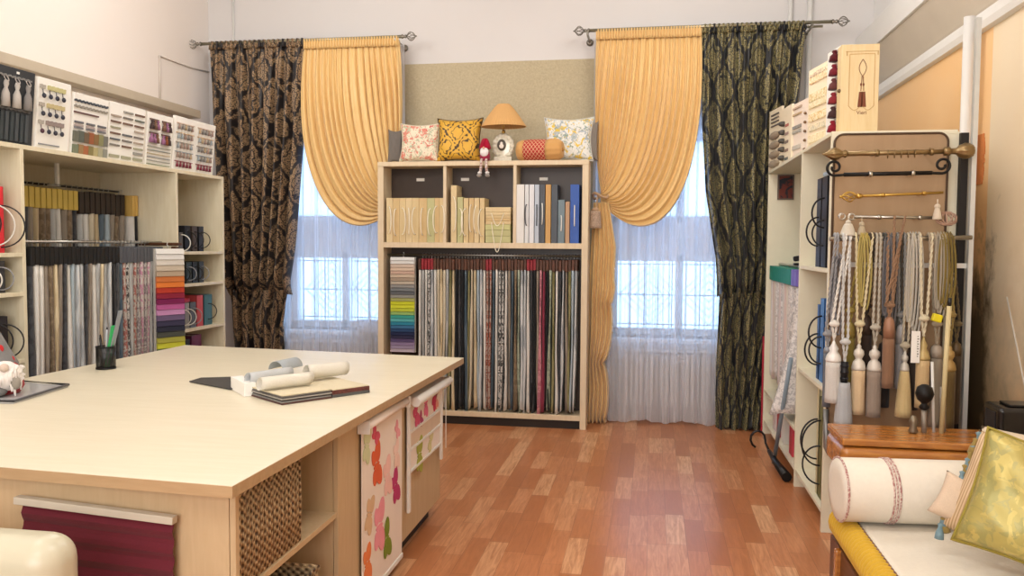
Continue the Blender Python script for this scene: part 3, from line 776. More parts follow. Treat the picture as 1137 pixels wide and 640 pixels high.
# things on top of the bookcase
TZ = BZ+0.001
def pillow_mesh(bm, w, h, d, M, n=22, pinch=0.10):
    def fn(sg):
        def f(u, v):
            x = 2*u-1; y = 2*v-1
            th = (max(0, 1-x**4)*max(0, 1-y**4))**0.55
            # sides pulled in, corners pointed
            px_ = x*(1-pinch*(1-abs(y)**2)*0.5*abs(x)**3); py_ = y*(1-pinch*(1-abs(x)**2)*0.5*abs(y)**3)
            wr = 0.06*math.sin(9*x+4*y)*math.sin(7*y)*th
            return M @ Vector((px_*w/2, sg*(d/2)*(th+wr), (py_*0.5+0.5)*h))
        return f
    grid(bm, fn(-1), n, n, lambda u, v: (u*w, v*h)); grid(bm, fn(1), n, n, lambda u, v: (u*w, v*h))
    bmesh.ops.remove_doubles(bm, verts=bm.verts[:], dist=0.0005)
def pillow(name, px0, px1, ptop, Y, d, mat_, label, tilt=12, rotz=0, piping=None, pinch=0.28):
    a = at(px0, 170, Y=Y).x; b = at(px1, 170, Y=Y).x; h = at((px0+px1)/2, ptop, Y=Y).z-TZ
    M = Matrix.Translation(((a+b)/2, Y, TZ+0.001)) @ Matrix.Rotation(R_(rotz), 4, 'Z') @ Matrix.Rotation(R_(-tilt), 4, 'X')
    r = thing(name, label, 'pillow', ((a+b)/2, Y, TZ))
    bm = nb(); pillow_mesh(bm, b-a, h, d, M, pinch=pinch); cb_ = link('cushion_body', bm, mat_, r)
    if piping:
        bm = nb(); w = (b-a); pts = []
        for k in range(64):
            tt = k/64*4; s_ = int(tt); q_ = (tt-s_)*2-1
            x, y = [(q_, -1), (1, q_), (-q_, 1), (-1, -q_)][s_]
            px_ = x*(1-pinch*(1-abs(y)**2)*0.5*abs(x)**3); py_ = y*(1-pinch*(1-abs(x)**2)*0.5*abs(y)**3)
            pts.append(M @ Vector((px_*w/2, 0, (py_*0.5+0.5)*h)))
        tube(bm, pts, 0.005, 6, closed=True); link('piping', bm, piping, cb_)
    return r
damask_y = damask('damask_yellow', '4a3414', 'e0b23c', 'd09a2a', 0.19, 0.24, rough=0.5, lo=0.07, sharp=0.03, speckle=0.1, metal=0.1)
pillow('floral_pillow', 443, 488, 136, 6.70, 0.10, floral('floral_coral', 'e6dcc4', 'd98a78', 'b9bda0', 'cf6e60', 15), 'floral pillow with coral flowers on the left of the bookcase top', 8, piping=fabric('e6dcc4'))
pillow('damask_pillow', 484, 535, 130, 6.70, 0.13, damask_y, 'golden yellow damask pillow with dark scrolls on the bookcase top', 8, piping=fabric('5a4220'))
pillow('floral_pillow', 603, 659, 129, 6.72, 0.10, floral('floral_meadow', 'e4e2dc', 'e2c24e', 'a9b4bc', '8fa08a', 16), 'white pillow with yellow and grey flowers at the right of the bookcase top', 8, piping=fabric('dcdad2'))
pillow('grey_pillow', 430, 447, 143, 6.755, 0.05, fabric('77706a'), 'grey pillow seen edge on, leaning behind the coral floral pillow', 5)
pillow('grey_pillow', 648, 664, 134, 6.765, 0.05, fabric('8a8178'), 'grey pillow peeping out behind the yellow flowered pillow', 5)

# table lamp with an oval photo frame in its crystal foot
c = at(559, 160, Y=6.69)
r = thing('table_lamp', 'small lamp with pleated conical shade standing on the bookcase', 'lamp', (c.x, 6.69, TZ))
hgt = at(559, 116, Y=6.69).z
sb = at(559, 141, Y=6.69).z
rad = (at(583, 140, Y=6.69).x-at(534, 140, Y=6.69).x)/2
shade_m = NT('lamp_shade'); shade_m.b.inputs['Base Color'].default_value = srgb('d3a468'); shade_m.b.inputs['Roughness'].default_value = 0.8
bm = nb(); seg = 96; rings = []
for i in range(7):
    tt = i/6; z = sb+(hgt-sb)*tt; rr = rad*(1-tt)**0.85*0.74+rad*0.26
    rings.append([bm.verts.new((c.x+rr*(1+0.018*(k % 2))*math.cos(2*PI*k/seg), 6.69+0.75*rr*(1+0.018*(k % 2))*math.sin(2*PI*k/seg), z)) for k in range(seg)])
for A, B in zip(rings, rings[1:]):
    for k in range(seg): bm.faces.new((A[k], A[(k+1) % seg], B[(k+1) % seg], B[k]))
link('lamp_shade', bm, shade_m.m, r, solid=0.003)
bm = nb(); tube(bm, [(c.x, 6.69, TZ+0.19), (c.x, 6.69, hgt-0.01)], 0.006, 8); lathe(bm, [(0.012, 0), (0.016, 0.01), (0.012, 0.03), (0, 0.035)], Matrix.Translation((c.x, 6.69, TZ+0.23)), 12); link('lamp_stem', bm, brass, r)
cry = plain('cfc8b4', 0.15, 0.1, 0.25, 60, bump=0.5, bscale=60, spec=0.8)
bm = nb()
for k in range(14):
    an = 2*PI*k/14
    ball(bm, (c.x+0.072*math.cos(an), 6.685, TZ+0.125+0.085*math.sin(an)), 0.026, (1, 0.8, 1), 10)
lathe(bm, [(0, -0.02), (0.088, -0.02), (0.09, 0), (0.088, 0.02), (0, 0.02)], Matrix.Translation((c.x, 6.69, TZ+0.125)) @ Matrix.Rotation(R_(90), 4, 'X') @ Matrix.Diagonal((1, 1.15, 1, 1)), 28)
box(bm, c.x-0.075, c.x+0.075, 6.66, 6.72, TZ, TZ+0.04)
link('crystal_foot', bm, cry, r, bevel=0.004)
bm = nb(); lathe(bm, [(0, 0), (0.036, 0), (0.036, 0.006), (0, 0.007)], Matrix.Translation((c.x-0.01, 6.664, TZ+0.135)) @ Matrix.Rotation(R_(90), 4, 'X') @ Matrix.Diagonal((1, 1.3, 1, 1)), 24); link('oval_photo', bm, plain('5b544c', 0.4, var=0.5, nscale=50), r)
bm = nb(); ball(bm, (c.x-0.01, 6.655, TZ+0.125), 0.016, (1.2, 0.2, 1.2)); ball(bm, (c.x-0.01, 6.655, TZ+0.148), 0.011, (1, 0.2, 1.1)); link('pictured_figure', bm, plain('e3dbd0', 0.6), r)

# gnome sitting on the edge
g = at(538.5, 178, Y=6.60)
r = thing('shelf_gnome', 'little gnome in a crimson hat dangling its legs over the bookcase edge', 'gnome', (g.x, 6.60, TZ))
k = 0.0073
bm = nb(); lathe(bm, [(0, 0), (0.035, 0.0), (0.045, 0.03), (0.036, 0.075), (0.015, 0.1), (0, 0.105)], Matrix.Translation((g.x, 6.60, TZ)), 18); link('body', bm, fabric('a0304c'), r)
bm = nb(); lathe(bm, [(0, -0.01), (0.045, 0.0), (0.05, 0.01), (0.042, 0.04), (0.03, 0.07), (0.02, 0.085), (0, 0.09)], Matrix.Translation((g.x, 6.60, TZ+0.095)), 18); tube(bm, [(g.x, 6.56, TZ+0.17), (g.x-0.008, 6.545, TZ+0.13), (g.x+0.004, 6.543, TZ+0.10)], 0.004, 6); link('hat', bm, fabric('b01236'), r)
bm = nb(); ball(bm, (g.x, 6.565, TZ+0.07), 0.036, (1, 0.6, 1.15)); link('beard', bm, plain('eee8e6', 0.9, bump=0.6, bscale=150), r)
bm = nb(); ball(bm, (g.x, 6.540, TZ+0.10), 0.010); link('nose', bm, plain('e0ac90', 0.6), r)
for sx in (-1, 1):
    bm = nb(); tube(bm, [(g.x+sx*0.018, 6.585, TZ+0.012), (g.x+sx*0.02, 6.55, TZ+0.006), (g.x+sx*0.022, 6.545, TZ-0.06), (g.x+sx*0.03, 6.545, TZ-0.11)], 0.011, 8); link('leg', bm, fabric('b58a80', 'd8c8c0', 90, 0.5), r)
    bm = nb(); ball(bm, (g.x+sx*0.034, 6.535, TZ-0.122), 0.021, (0.95, 1.2, 0.8)); link('boot', bm, fabric('a39d98'), r)
    bm = nb(); ball(bm, (g.x+sx*0.031, 6.543, TZ-0.10), 0.017, (1.1, 1.1, 0.6)); link('cuff', bm, plain('eee8e6', 0.9), r)

# candy bolster
a = at(573, 165, Y=6.66); b = at(629, 165, Y=6.62); zc = TZ+0.088
r = thing('lattice_bolster', 'small bolster with red lattice middle and gathered gold ends', 'bolster', ((a.x+b.x)/2, 6.65, TZ))
M = align((a.x+0.03, 6.68, zc), (b.x-0.02, 6.635, zc)); L = (b.x-a.x)-0.05
t = NT('red_lattice'); v = t.coord('UV'); s = t.n('ShaderNodeSeparateXYZ'); t.l(v, s.inputs[0])
l1 = t.math('ABSOLUTE', t.math('SINE', t.math('MULTIPLY', t.math('ADD', s.outputs['X'], s.outputs['Y']), PI)))
l2 = t.math('ABSOLUTE', t.math('SINE', t.math('MULTIPLY', t.math('SUBTRACT', s.outputs['X'], s.outputs['Y']), PI)))
mm = t.math('LESS_THAN', t.math('MINIMUM', l1, l2), 0.24)
t.l(t.mix(mm, srgb('b02c24'), srgb('e0b890')), t.b.inputs['Base Color']); t.b.inputs['Roughness'].default_value = 0.7
bm = nb()
def bol(u, v):
    z = -0.005+L*0.30+(L*0.55)*(v-0.5)*0.95
    rr = 0.086+0.004*math.sin(PI*v); return M @ Vector((rr*math.cos(2*PI*u), rr*math.sin(2*PI*u), L*0.12+L*0.50*v))
grid(bm, bol, 40, 12, lambda u, v: (u*14, v*6)); link('lattice_band', bm, t.m, r)
bm = nb(); lathe(bm, [(0.0, -0.02), (0.03, -0.03), (0.07, -0.015), (0.085, 0.02), (0.085, L*0.13), (0.05, L*0.14)], M, 48, flute=16, famp=0.03)
link('gathered_end', bm, fabric('dba868'), r)
bm = nb(); lathe(bm, [(0.05, L*0.60), (0.082, L*0.61), (0.09, L*0.7), (0.085, L*0.88), (0.06, L*0.98), (0.02, L*0.97), (0, L*0.955)], M, 48, flute=12, famp=0.04)
link('gathered_end', bm, fabric('dba868'), r)
bm = nb(); ball(bm, M @ Vector((0, 0, L*0.97)), 0.015); link('button', bm, fabric('c4904e'), r)
# ================================================================== LEFT SHELVING
LX, LXB = -3.35, -3.95
r = thing('shelving_unit', 'long birch shelving unit along the left wall with fabric rails', 'shelving unit', ((LX+LXB)/2, 4.5, 0))
LZ = 2.02
Ys_ = [1.6, 3.92, 5.38, 6.02]
def bx_(name, *a, m=birch, p=None, bevel=0.0015):
    bm = nb(); box(bm, *a); return link(name, bm, m, p, bevel=bevel)
bx_('top_panel', LXB, LX, 1.6, 6.045, LZ-0.025, LZ, p=r)
for y in Ys_: bx_('upright', LXB, LX, y, y+0.024, 0, LZ-0.025, p=r)
bx_('back_panel', LXB-0.008, LXB, 1.6, 6.04, 0.05, LZ-0.01, m=birch_in, p=r)
for z in (0.35, 0.63, 0.862, 1.195, 1.432): bx_('shelf', LXB, LX, 5.404, 6.02, z-0.022, z, p=r)
for z in (0.40, 0.86, 1.225, 1.437): bx_('shelf', LXB, LX, 1.624, 3.92, z-0.022, z, p=r)
bx_('bottom_shelf', LXB, LX, 3.944, 5.38, 0.08, 0.10, p=r)
bm = nb(); tube(bm, [(-3.47, 3.944, 1.497), (-3.47, 5.38, 1.497)], 0.009, 8); link('front_rail', bm, steel, r)
bm = nb(); tube(bm, [(-3.80, 3.944, 1.86), (-3.80, 5.38, 1.86)], 0.007, 8); link('rear_rail', bm, dark_steel, r)
p_ = at(80, 183, X=-3.72)
bm = nb(); box(bm, -3.74, -3.72, 4.66, 4.68, 1.855, LZ-0.025); box(bm, -3.82, -3.72, 4.66, 4.68, 1.85, 1.862); link('rail_bracket', bm, white_plastic, r)

N = 34; y0, y1 = 3.965, 5.20
front = ['charcoal', 'white', 'white', 'taupe', 'brown', 'beige', 'taupe', 'charcoal', 'white', 'light blue grey', 'silver grey', 'silver grey', 'charcoal', 'taupe', 'white', 'pale grey', 'beige', 'pale grey', 'silver grey', 'black', 'charcoal', 'slate blue', 'red floral', 'black and white mottled', 'pale grey', 'red floral', 'grey floral', 'pink floral', 'grey floral', 'pink floral', 'pale grey', 'grey floral', 'beige', 'cream']
hk, hg = plain('161514', 0.45), plain('55585e', 0.5)
for i, cn in enumerate(front):
    y = y0+(y1-y0)*(i+0.5)/N
    hanging_sample((-3.47, y, 1.497), R_(-90), 0.26, (y1-y0)/N, 0.085, random.uniform(1.0, 1.08), hg if i > 20 else hk, cn,
        '%s sample under %s header, lower left rail, %s from left' % (cn, 'grey' if i > 20 else 'black', nth(i)), 'fabric samples on the left front rail',
        sway=random.uniform(-0.015, 0.03), flare=random.choice([0, 0.003, 0.008]))
rear = ['taupe', 'silver grey', 'pale grey', 'white', 'brown', 'cream', 'charcoal', 'taupe', 'beige', 'brown', 'brown', 'pale grey', 'white', 'taupe', 'brown', 'charcoal']
hy = plain('c3a850', 0.5, var=0.15); hd = plain('2c211b', 0.5)
for i, cn in enumerate(rear):
    y = 4.03+(4.64+0.16-4.03)*(i+0.5)/16*1.0
    hanging_sample((-3.80, y, 1.86), R_(-90), 0.24, 0.046, 0.11, 0.92, hy, cn, '%s sample under yellow header, upper left rail, %s from left' % (cn, nth(i)), 'yellow-headed samples on the upper left rail')
rear2 = ['pale grey', 'white', 'cream', 'beige', 'slate blue', 'light blue grey', 'taupe', 'brown', 'taupe']
for i, cn in enumerate(rear2):
    y = 4.83+0.053*i
    hanging_sample((-3.80, y, 1.86), R_(-90), 0.24, 0.05, 0.13, 0.92, hd, cn, '%s sample under dark header, upper left rail, %s from left of these' % (cn, nth(i)), 'dark-headed samples on the upper left rail')
for i, cn in enumerate(['white', 'black']):
    y = 5.318+0.035*i
    hanging_sample((-3.76, y, 1.86), R_(-90), 0.24, 0.034, 0.13, 0.92, wood('c8a050', 'd8b468'), cn, '%s fabric sample with light wood header, right end of upper left rail' % cn, 'wood-headed samples')
# white paper tags among the upper row are sewn on single samples
cols_l = ['e8e6e2', 'dedcd8', 'd4cdc2', 'c4b6a2', 'b09c84', 'c8733c', 'd87834', 'b23a28', '8c2438', '7a2050', 'b45a90', 'c08ab4', '6a5a78', '3c3850', '2a2c3c', '4a4c44', 'a8a444', 'c8c83c', '5c7a4a', '4c7a80', '7a9aa0']
ry = (at(175, 280, X=-3.29).y+at(203, 280, X=-3.29).y)/2
colour_card((-3.27, 5.16, 1.455), R_(62), 0.21, 0.80, cols_l, 'fanned rainbow colour sample book at the right end of the left rail')
bm = nb(); box(bm, -3.56, -3.24, 5.22, 5.27, 1.475, 1.497); box(bm, -3.30, -3.26, 5.225, 5.265, 1.44, 1.47)
single('wooden_hanger', bm, wood('4a2c1a', '5c3a24'), 'dark brown wooden clip hanger above the left rainbow sample book', 'hanger', bevel=0.006)

# binders with cord rings
def ring(bm, c, r_, axis='Y', th=0.004, sq=1.0):
    pts = []
    for k in range(20):
        a_ = 2*PI*k/20; u_, w_ = r_*math.cos(a_), r_*sq*math.sin(a_)
        pts.append((c[0]+u_, c[1]+(0.01*math.sin(a_)), c[2]+w_) if axis == 'Y' else (c[0]+(0.2*u_), c[1]+u_, c[2]+w_))
    tube(bm, pts, th, 6, closed=True)
def binder_left(y, w, z, h, col, label, ringc=None, rr=0.05, rz=0.45, depth=0.3, grp=None, front=LX-0.03):
    r = thing('sample_binder', label, 'binder', (front-depth/2, y+w/2, z), group=grp)
    m = plain(col, 0.5, var=0.08)
    bm = nb(); box(bm, front-depth, front, y+0.001, y+0.005, z+0.0005, z+h); box(bm, front-depth, front, y+w-0.005, y+w-0.001, z+0.0005, z+h); box(bm, front-0.006, front, y+0.001, y+w-0.001, z+0.0005, z+h)
    link('cover', bm, m, r, bevel=0.0012, seg=1)
    bm = nb(); box(bm, front-depth+0.005, front-0.007, y+0.006, y+w-0.006, z+0.004, z+h-0.006); link('pages', bm, fabric('b9b2a4'), r)
    if ringc:
        bm = nb(); rx, ry_ = rr*0.85, rr
        pts = [(front+0.004+rx*math.sin(PI*k/16), y+w*0.5+rr*0.5*math.sin(PI*k/16), z+h*rz+ry_*math.cos(PI*k/16)) for k in range(17)]
        tube(bm, [(front-0.002, y+w/2, z+h*rz+ry_)]+pts+[(front-0.002, y+w/2, z+h*rz-ry_)], 0.004, 6); link('cord_handle', bm, ringc, r)
    return r
wc, kc, gc = plain('dedad0', 0.5), plain('1c1a1a', 0.5), plain('8f8f90', 0.5)
# bay at the right end
for i, (y, w, col, rc, nm) in enumerate([(5.46, 0.05, '5c5a5c', wc, 'grey'), (5.53, 0.08, '1e1e22', kc, 'black'), (5.63, 0.07, '4a3f3a', kc, 'dark brown'), (5.72, 0.07, '2a2a2e', kc, 'charcoal')]):
    binder_left(y, w, 1.432, 0.19 if i else 0.14, col, '%s sample binder with a cord ring on the upper shelf of the right bay' % nm, rc, 0.06, grp='binders on the left unit')
for i, (y, w, col, rc, nm) in enumerate([(5.46, 0.07, '23282a', kc, 'black green'), (5.54, 0.08, '2c3532', gc, 'dark green'), (5.63, 0.07, '1e2224', kc, 'near black'), (5.72, 0.07, '3a3d3c', gc, 'dark grey')]):
    binder_left(y, w, 1.195, 0.16, col, '%s sample binder with cord ring on the middle shelf of the right bay' % nm, rc, 0.05, grp='binders on the left unit')
for i, (y, w, col, rc, nm) in enumerate([(5.45, 0.06, '5f6444', wc, 'olive'), (5.52, 0.06, '8c8a86', wc, 'light grey'), (5.59, 0.08, '5a5c60', gc, 'dark grey'), (5.68, 0.09, 'c04a4c', None, 'coral red'), (5.78, 0.12, '3f6a70', kc, 'teal')]):
    binder_left(y, w, 0.862, 0.235 if i > 2 else 0.19, col, '%s sample binder on the shelf just above table height, right bay' % nm, rc, 0.06, grp='binders on the left unit')
bm = nb(); box(bm, -3.60, -3.40, 5.45, 5.62, 1.054, 1.085); single('red_folder', bm, plain('b0202c', 0.5), 'red folder lying on the olive and grey binders of the right bay', 'folder', bevel=0.004)
binder_left(5.60, 0.14, 0.63, 0.17, '6a3050', 'plum sample binder on the shelf just above the far corner of the table', None)
binder_left(5.50, 0.08, 0.63, 0.15, '2c2c30', 'black sample binder beside the plum one near the table corner', None)
# bay at the left end
zA = 1.437
for y, w, h, col, rc, nm in [(3.70, 0.075, 0.36, '1c2340', wc, 'tall navy'), (3.782, 0.05, 0.35, 'd8303a', kc, 'tall bright red'), (3.60, 0.09, 0.38, '23263a', kc, 'tall midnight blue'), (3.48, 0.1, 0.36, '8a8578', gc, 'tall grey')]:
    binder_left(y, w, zA, h, col, '%s binder on the upper shelf left of the fabric rail' % nm, rc, 0.11, 0.4, grp='binders on the left unit')
for y, w, h, col, rc, nm in [(3.76, 0.07, 0.17, '3a3a3c', gc, 'dark grey'), (3.68, 0.07, 0.16, 'b59a62', wc, 'tan'), (3.58, 0.09, 0.17, '1e1e20', kc, 'black'), (3.47, 0.1, 0.16, '5a5040', gc, 'brown')]:
    binder_left(y, w, 1.225, h, col, '%s binder on the middle shelf left of the fabric rail' % nm, rc, 0.06, grp='binders on the left unit')
for y, w, h, col, rc, nm in [(3.78, 0.06, 0.24, '2a2426', kc, 'black'), (3.70, 0.07, 0.26, '4a2030', kc, 'wine'), (3.60, 0.09, 0.25, '3a3634', gc, 'umber'), (3.49, 0.1, 0.24, '6a6258', kc, 'stone')]:
    binder_left(y, w, 0.86, h, col, '%s binder on the low shelf behind the hat of the table gnome' % nm, rc, 0.09, grp='binders on the left unit')

# ---- display boards on top of the left unit
def board_root(y0, y1, px_top, label, panel, x=LX-0.06, zb=LZ+0.001, thick=0.02, lean=5, name='trim_display_board', ztop=None):
    h = ztop-zb
    r = thing(name, label, 'display board', (x, (y0+y1)/2, zb))
    M = rotmat((x, y0, zb), (0, 1, 0)) @ Matrix.Rotation(R_(lean), 4, 'X')
    # local: X along the board, -Y = front face (towards the room), Z up
    bm = nb(); box(bm, 0, y1-y0, 0, thick, 0, h, M); link('panel', bm, panel, r, bevel=0.002)
    return r, M, y1-y0, h
def strip(r, M, x0, x1, z0, z1, m, name='trim_sample', wavy=0, depth=0.008):
    bm = nb(); n = max(2, int((x1-x0)/0.008)) if wavy else 1
    if wavy:
        for k in range(n):
            a_ = x0+(x1-x0)*k/n; b_ = x0+(x1-x0)*(k+1)/n; dz = wavy*math.sin(k*1.6)
            box(bm, a_, b_, -depth, 0, z0+dz, z1+dz, M)
    else: box(bm, x0, x1, -depth, 0, z0, z1, M)
    return link(name, bm, m, r)
def mini_tassel(r, M, x, z, h, col, w=0.012, name='small_tassel', top=None):
    bm = nb(); T_ = M @ Matrix.Translation((x, -0.012, z))
    lathe(bm, [(0, 0), (w*0.35, -h*0.02), (w*0.5, -h*0.15), (w*0.3, -h*0.3), (w*0.7, -h*0.5), (w*0.9, -h), (0, -h)], T_, 10)
    return link(name, bm, fabric(col), r)
# 1 grey velvet board with big tassels
r, M, W_, H_ = board_root(3.70, at(34, 120, X=-3.41).y, 0, 'charcoal display board with large grey tassels at the far left', plain('35373a', 0.8, bump=0.2), ztop=at(34, 82, X=-3.41).z)
for k in range(4):
    x = W_-0.06-k*0.078
    mini_tassel(r, M, x, H_*0.82, H_*0.34, ['8f8a86', 'c4bdb4', 'b8b0a8', 'a09a94'][k], 0.028, 'large_tassel')
    bm = nb(); ring(bm, (0, 0, 0), 0.013, 'Y', 0.0025, 1.3); bm.transform(M @ Matrix.Translation((x, -0.012, H_*0.84))); link('cord_loop', bm, fabric('b8b0a8'), r)
strip(r, M, 0.02, W_-0.03, H_*0.87, H_*0.89, fabric('8a8884'), wavy=0.003)
strip(r, M, 0.02, W_-0.03, H_*0.45, H_*0.475, fabric('6a6864'), wavy=0.003)
for k in range(9): strip(r, M, 0.03+k*0.035, 0.05+k*0.035, 0.02, H_*0.42, fabric(['4a4e50', '3c4244'][k % 2]), depth=0.012)
bm = nb(); box(bm, W_-0.135, W_-0.118, -0.004, 0, H_*0.93, H_*0.96, M); link('white_label', bm, white_card, r)
# 2 white board with drop beads
def yb(px): return at(px, 120, X=-3.41).y
r, M, W_, H_ = board_root(yb(37)+0.005, yb(74), 0, 'white display board with three rows of dark bead drops', white_card, thick=0.05, ztop=at(55, 89.5, X=-3.41).z)
for j, (zz_, c_) in enumerate(((0.88, 'c8c08a'), (0.63, 'c8b98a'), (0.385, '9a8a84'))):
    strip(r, M, 0.01, 0.05, H_*zz_-0.012, H_*zz_+0.008, fabric('b8b0a4'), wavy=0.002); strip(r, M, 0.07, W_-0.05, H_*zz_-0.014, H_*zz_+0.010, fabric(c_), wavy=0.002)
    for k in range(4):
        x = 0.03+k*0.052; zc_ = H_*(zz_-0.13)
        bm = nb(); ball(bm, M @ Vector((x, -0.016, zc_)), 0.011, (1, 1, 1.3), 10); tube(bm, [M @ Vector((x, -0.01, zc_+0.01)), M @ Vector((x, -0.005, zc_+0.035))], 0.002, 5); link('bead_drop', bm, plain(['2a2c3a', '2a2c3a', '4a2430'][j] if k == 0 else '2a2c3a', 0.3), r)
strip(r, M, 0.02, W_-0.08, 0.025, 0.032, plain('8a8c90'))
# 3
r, M, W_, H_ = board_root(yb(78), yb(116), 0, 'white display board with twisted cords above two bands of coloured fringe', white_card, ztop=at(97, 107, X=-3.41).z)
strip(r, M, 0.0, W_-0.01, H_*0.86, H_*0.89, fabric('4a5058'), wavy=0.003); strip(r, M, 0.0, W_-0.01, H_*0.77, H_*0.80, fabric('9a9488'), wavy=0.003); strip(r, M, 0.0, W_*0.7, H_*0.675, H_*0.70, fabric('6a4a48'))
for k in range(3):
    for z_, c_ in ((0.53, '6a6a70'), (0.48, 'b8a8a4'), (0.44, '7c7c80')): strip(r, M, 0.01+k*W_/3, (k+1)*W_/3-0.02, H_*z_-0.006, H_*z_+0.006, fabric(c_))
fr_c = ['6a6a5c', '5c6258', '6e5a44', '9a5a34', '8a6a40', '8c8a60', '74726a']
for k in range(7):
    strip(r, M, k*W_/7+0.001, (k+1)*W_/7-0.001, H_*0.21, H_*0.385+0.004*(k % 2), fabric(fr_c[k]), 'fringe_sample', depth=0.012)
    strip(r, M, k*W_/7+0.001, (k+1)*W_/7-0.001, H_*0.02, H_*0.165+0.004*(k % 2), fabric(['7a8068', '9a7a50', 'a8643c', '8c8050', 'b4a878', 'a8a488', '8f8f84'][k]), 'fringe_sample', depth=0.012)
# 4
r, M, W_, H_ = board_root(yb(118), yb(157), 0, 'white display board with short braid swatches in three columns', white_card, ztop=at(137, 117, X=-3.41).z)
rng = random.Random(3)
for j in range(9):
    for k in range(3):
        if rng.random() < 0.12: continue
        z_ = 0.06+0.10*j; hh = 0.035 if j < 2 else 0.015
        strip(r, M, 0.01+k*W_/3, (k+1)*W_/3-0.015, H_*z_-0.002, H_*(z_+hh)+0.004, fabric(rng.choice(['6f7468', '7a746c', '9a9890', '74584a', 'a8a68c', '606468', 'b0a090'])))
# 5
r, M, W_, H_ = board_root(yb(160), yb(188), 0, 'white display board with brown key tassels above striped braids', white_card, ztop=at(173, 127, X=-3.41).z)
for j in range(2):
    for k in range(2):
        strip(r, M, 0.02+k*0.14, 0.12+k*0.14, H_*(0.86-0.25*j), H_*(0.89-0.25*j), fabric('6c5048'))
        for q_ in range(3): mini_tassel(r, M, 0.035+k*0.14+q_*0.034, H_*(0.865-0.25*j), H_*0.17, rng.choice(['5a3428', '8a5030', '4a3a38', '7a5a48', '9a6a8a']), 0.020)
for j in range(6): strip(r, M, 0.01, W_-0.02, H_*(0.04+0.065*j), H_*(0.055+0.065*j), fabric(['8c9478', '9a9a90', '84888a', 'c4b48c', '8a9088', 'a8a898'][j]))
# 6
r, M, W_, H_ = board_root(yb(190), yb(235), 0, 'white display board with five rows of tiny tassels nearest the dark curtain', white_card, ztop=at(213, 134, X=-3.41).z)
for j in range(5):
    for k in range(2):
        c_ = ['c8ab98', 'd0b088', '9c9488', '94a0a8', '8a3c48'][j]
        strip(r, M, 0.02+k*W_/2, W_/2*(k+1)-0.03, H_*(0.87-0.175*j), H_*(0.885-0.175*j), fabric(c_))
        for q_ in range(5): mini_tassel(r, M, 0.04+k*W_/2+q_*(W_/2-0.08)/4.6, H_*(0.87-0.175*j), H_*0.10, rng.choice(['9c8478', 'b09878', '7a7470', '98a0a4']) if j < 4 else '7a2c3c', 0.012)

# ================================================================== RIGHT SHELVING
RX0, RX1 = 0.90, 1.50
r = thing('shelving_unit', 'cream shelving unit along the right wall seen end on', 'shelving unit', (1.2, 5.6, 0))
RZ = 2.09
for y in (4.44, 5.27, 6.736): bx_('upright', RX0, RX1, y, y+0.024, 0, RZ-0.02, m=cream_board, p=r)
bx_('top_panel', RX0, RX1, 4.44, 6.76, RZ-0.02, RZ, m=cream_board, p=r)
bx_('back_panel', RX1, RX1+0.008, 4.44, 6.76, 0.04, RZ-0.01, m=cream_board, p=r)
for z in (0.115, 0.755, 1.385): bx_('shelf', RX0+0.004, RX1, 4.464, 5.27, z-0.022, z, m=cream_board, p=r)
for z in (0.115, 0.36): bx_('shelf', RX0+0.004, RX1, 5.294, 6.736, z-0.022, z, m=cream_board, p=r)
bm = nb(); tube(bm, [(RX0+0.1, 5.294, 1.36), (RX0+0.1, 6.736, 1.36)], 0.009, 8); link('hanging_rail', bm, steel, r)
bm = nb(); box(bm, RX0-0.012, RX0+0.03, 6.765, 6.78, 0.0, 0.78); single('red_strip', bm, plain('a81c34', 0.5), 'narrow crimson board beside the far end of the right shelves', 'board')

def binder_right(y, w, z, h, col, label, ringc=None, rr=0.08, rz=0.5, depth=0.3, rings=1):
    fx = RX0+0.03
    r = thing('sample_binder', label, 'binder', (fx+depth/2, y+w/2, z))
    m = plain(col, 0.45, var=0.06)
    bm = nb(); box(bm, fx, fx+depth, y+0.001, y+0.005, z+0.0005, z+h); box(bm, fx, fx+depth, y+w-0.005, y+w-0.001, z+0.0005, z+h); box(bm, fx, fx+0.006, y+0.001, y+w-0.001, z+0.0005, z+h)
    link('cover', bm, m, r, bevel=0.0012, seg=1)
    bm = nb(); box(bm, fx+0.007, fx+depth-0.004, y+0.006, y+w-0.006, z+0.004, z+h-0.006); link('pages', bm, fabric('c9c2b0'), r)
    if ringc:
        for q_ in range(rings):
            bm = nb(); c_ = (fx-0.002, y+w/2, z+h*(rz-0.22*q_)); s_ = 1-0.15*q_
            pts = [(c_[0]-rr*1.0*s_*math.sin(PI*k/16), c_[1]+0.25*rr*math.sin(PI*k/16)*(1 if q_ % 2 else -1), c_[2]+rr*s_*1.25*math.cos(PI*k/16)) for k in range(17)]
            tube(bm, [(fx+0.002, c_[1], c_[2]+rr*s_*1.25)]+pts+[(fx+0.002, c_[1], c_[2]-rr*s_*1.25)], 0.005, 6); link('cord_handle', bm, ringc, r)
def yr(px): return at(px, 300, X=RX0+0.03).y
binder_right(4.66, 0.14, 1.385, 0.50, '17181c', 'tall black binder on the upper right shelf', kc, 0.065, 0.6, rings=2)
binder_right(4.82, 0.12, 1.385, 0.50, '22242a', 'tall near-black binder behind the first one on the upper right shelf', kc, 0.065, 0.40)
binder_right(4.66, 0.10, 0.755, 0.46, '3f74b4', 'bright blue binder on the middle right shelf', kc, 0.07, 0.6, rings=2)
binder_right(4.78, 0.06, 0.755, 0.42, '2e5f9c', 'deeper blue binder behind the bright blue one', kc, 0.07, 0.4)
binder_right(4.62, 0.09, 0.115, 0.56, '6a6a38', 'olive green binder on the bottom right shelf', kc, 0.10, 0.55, rings=2)
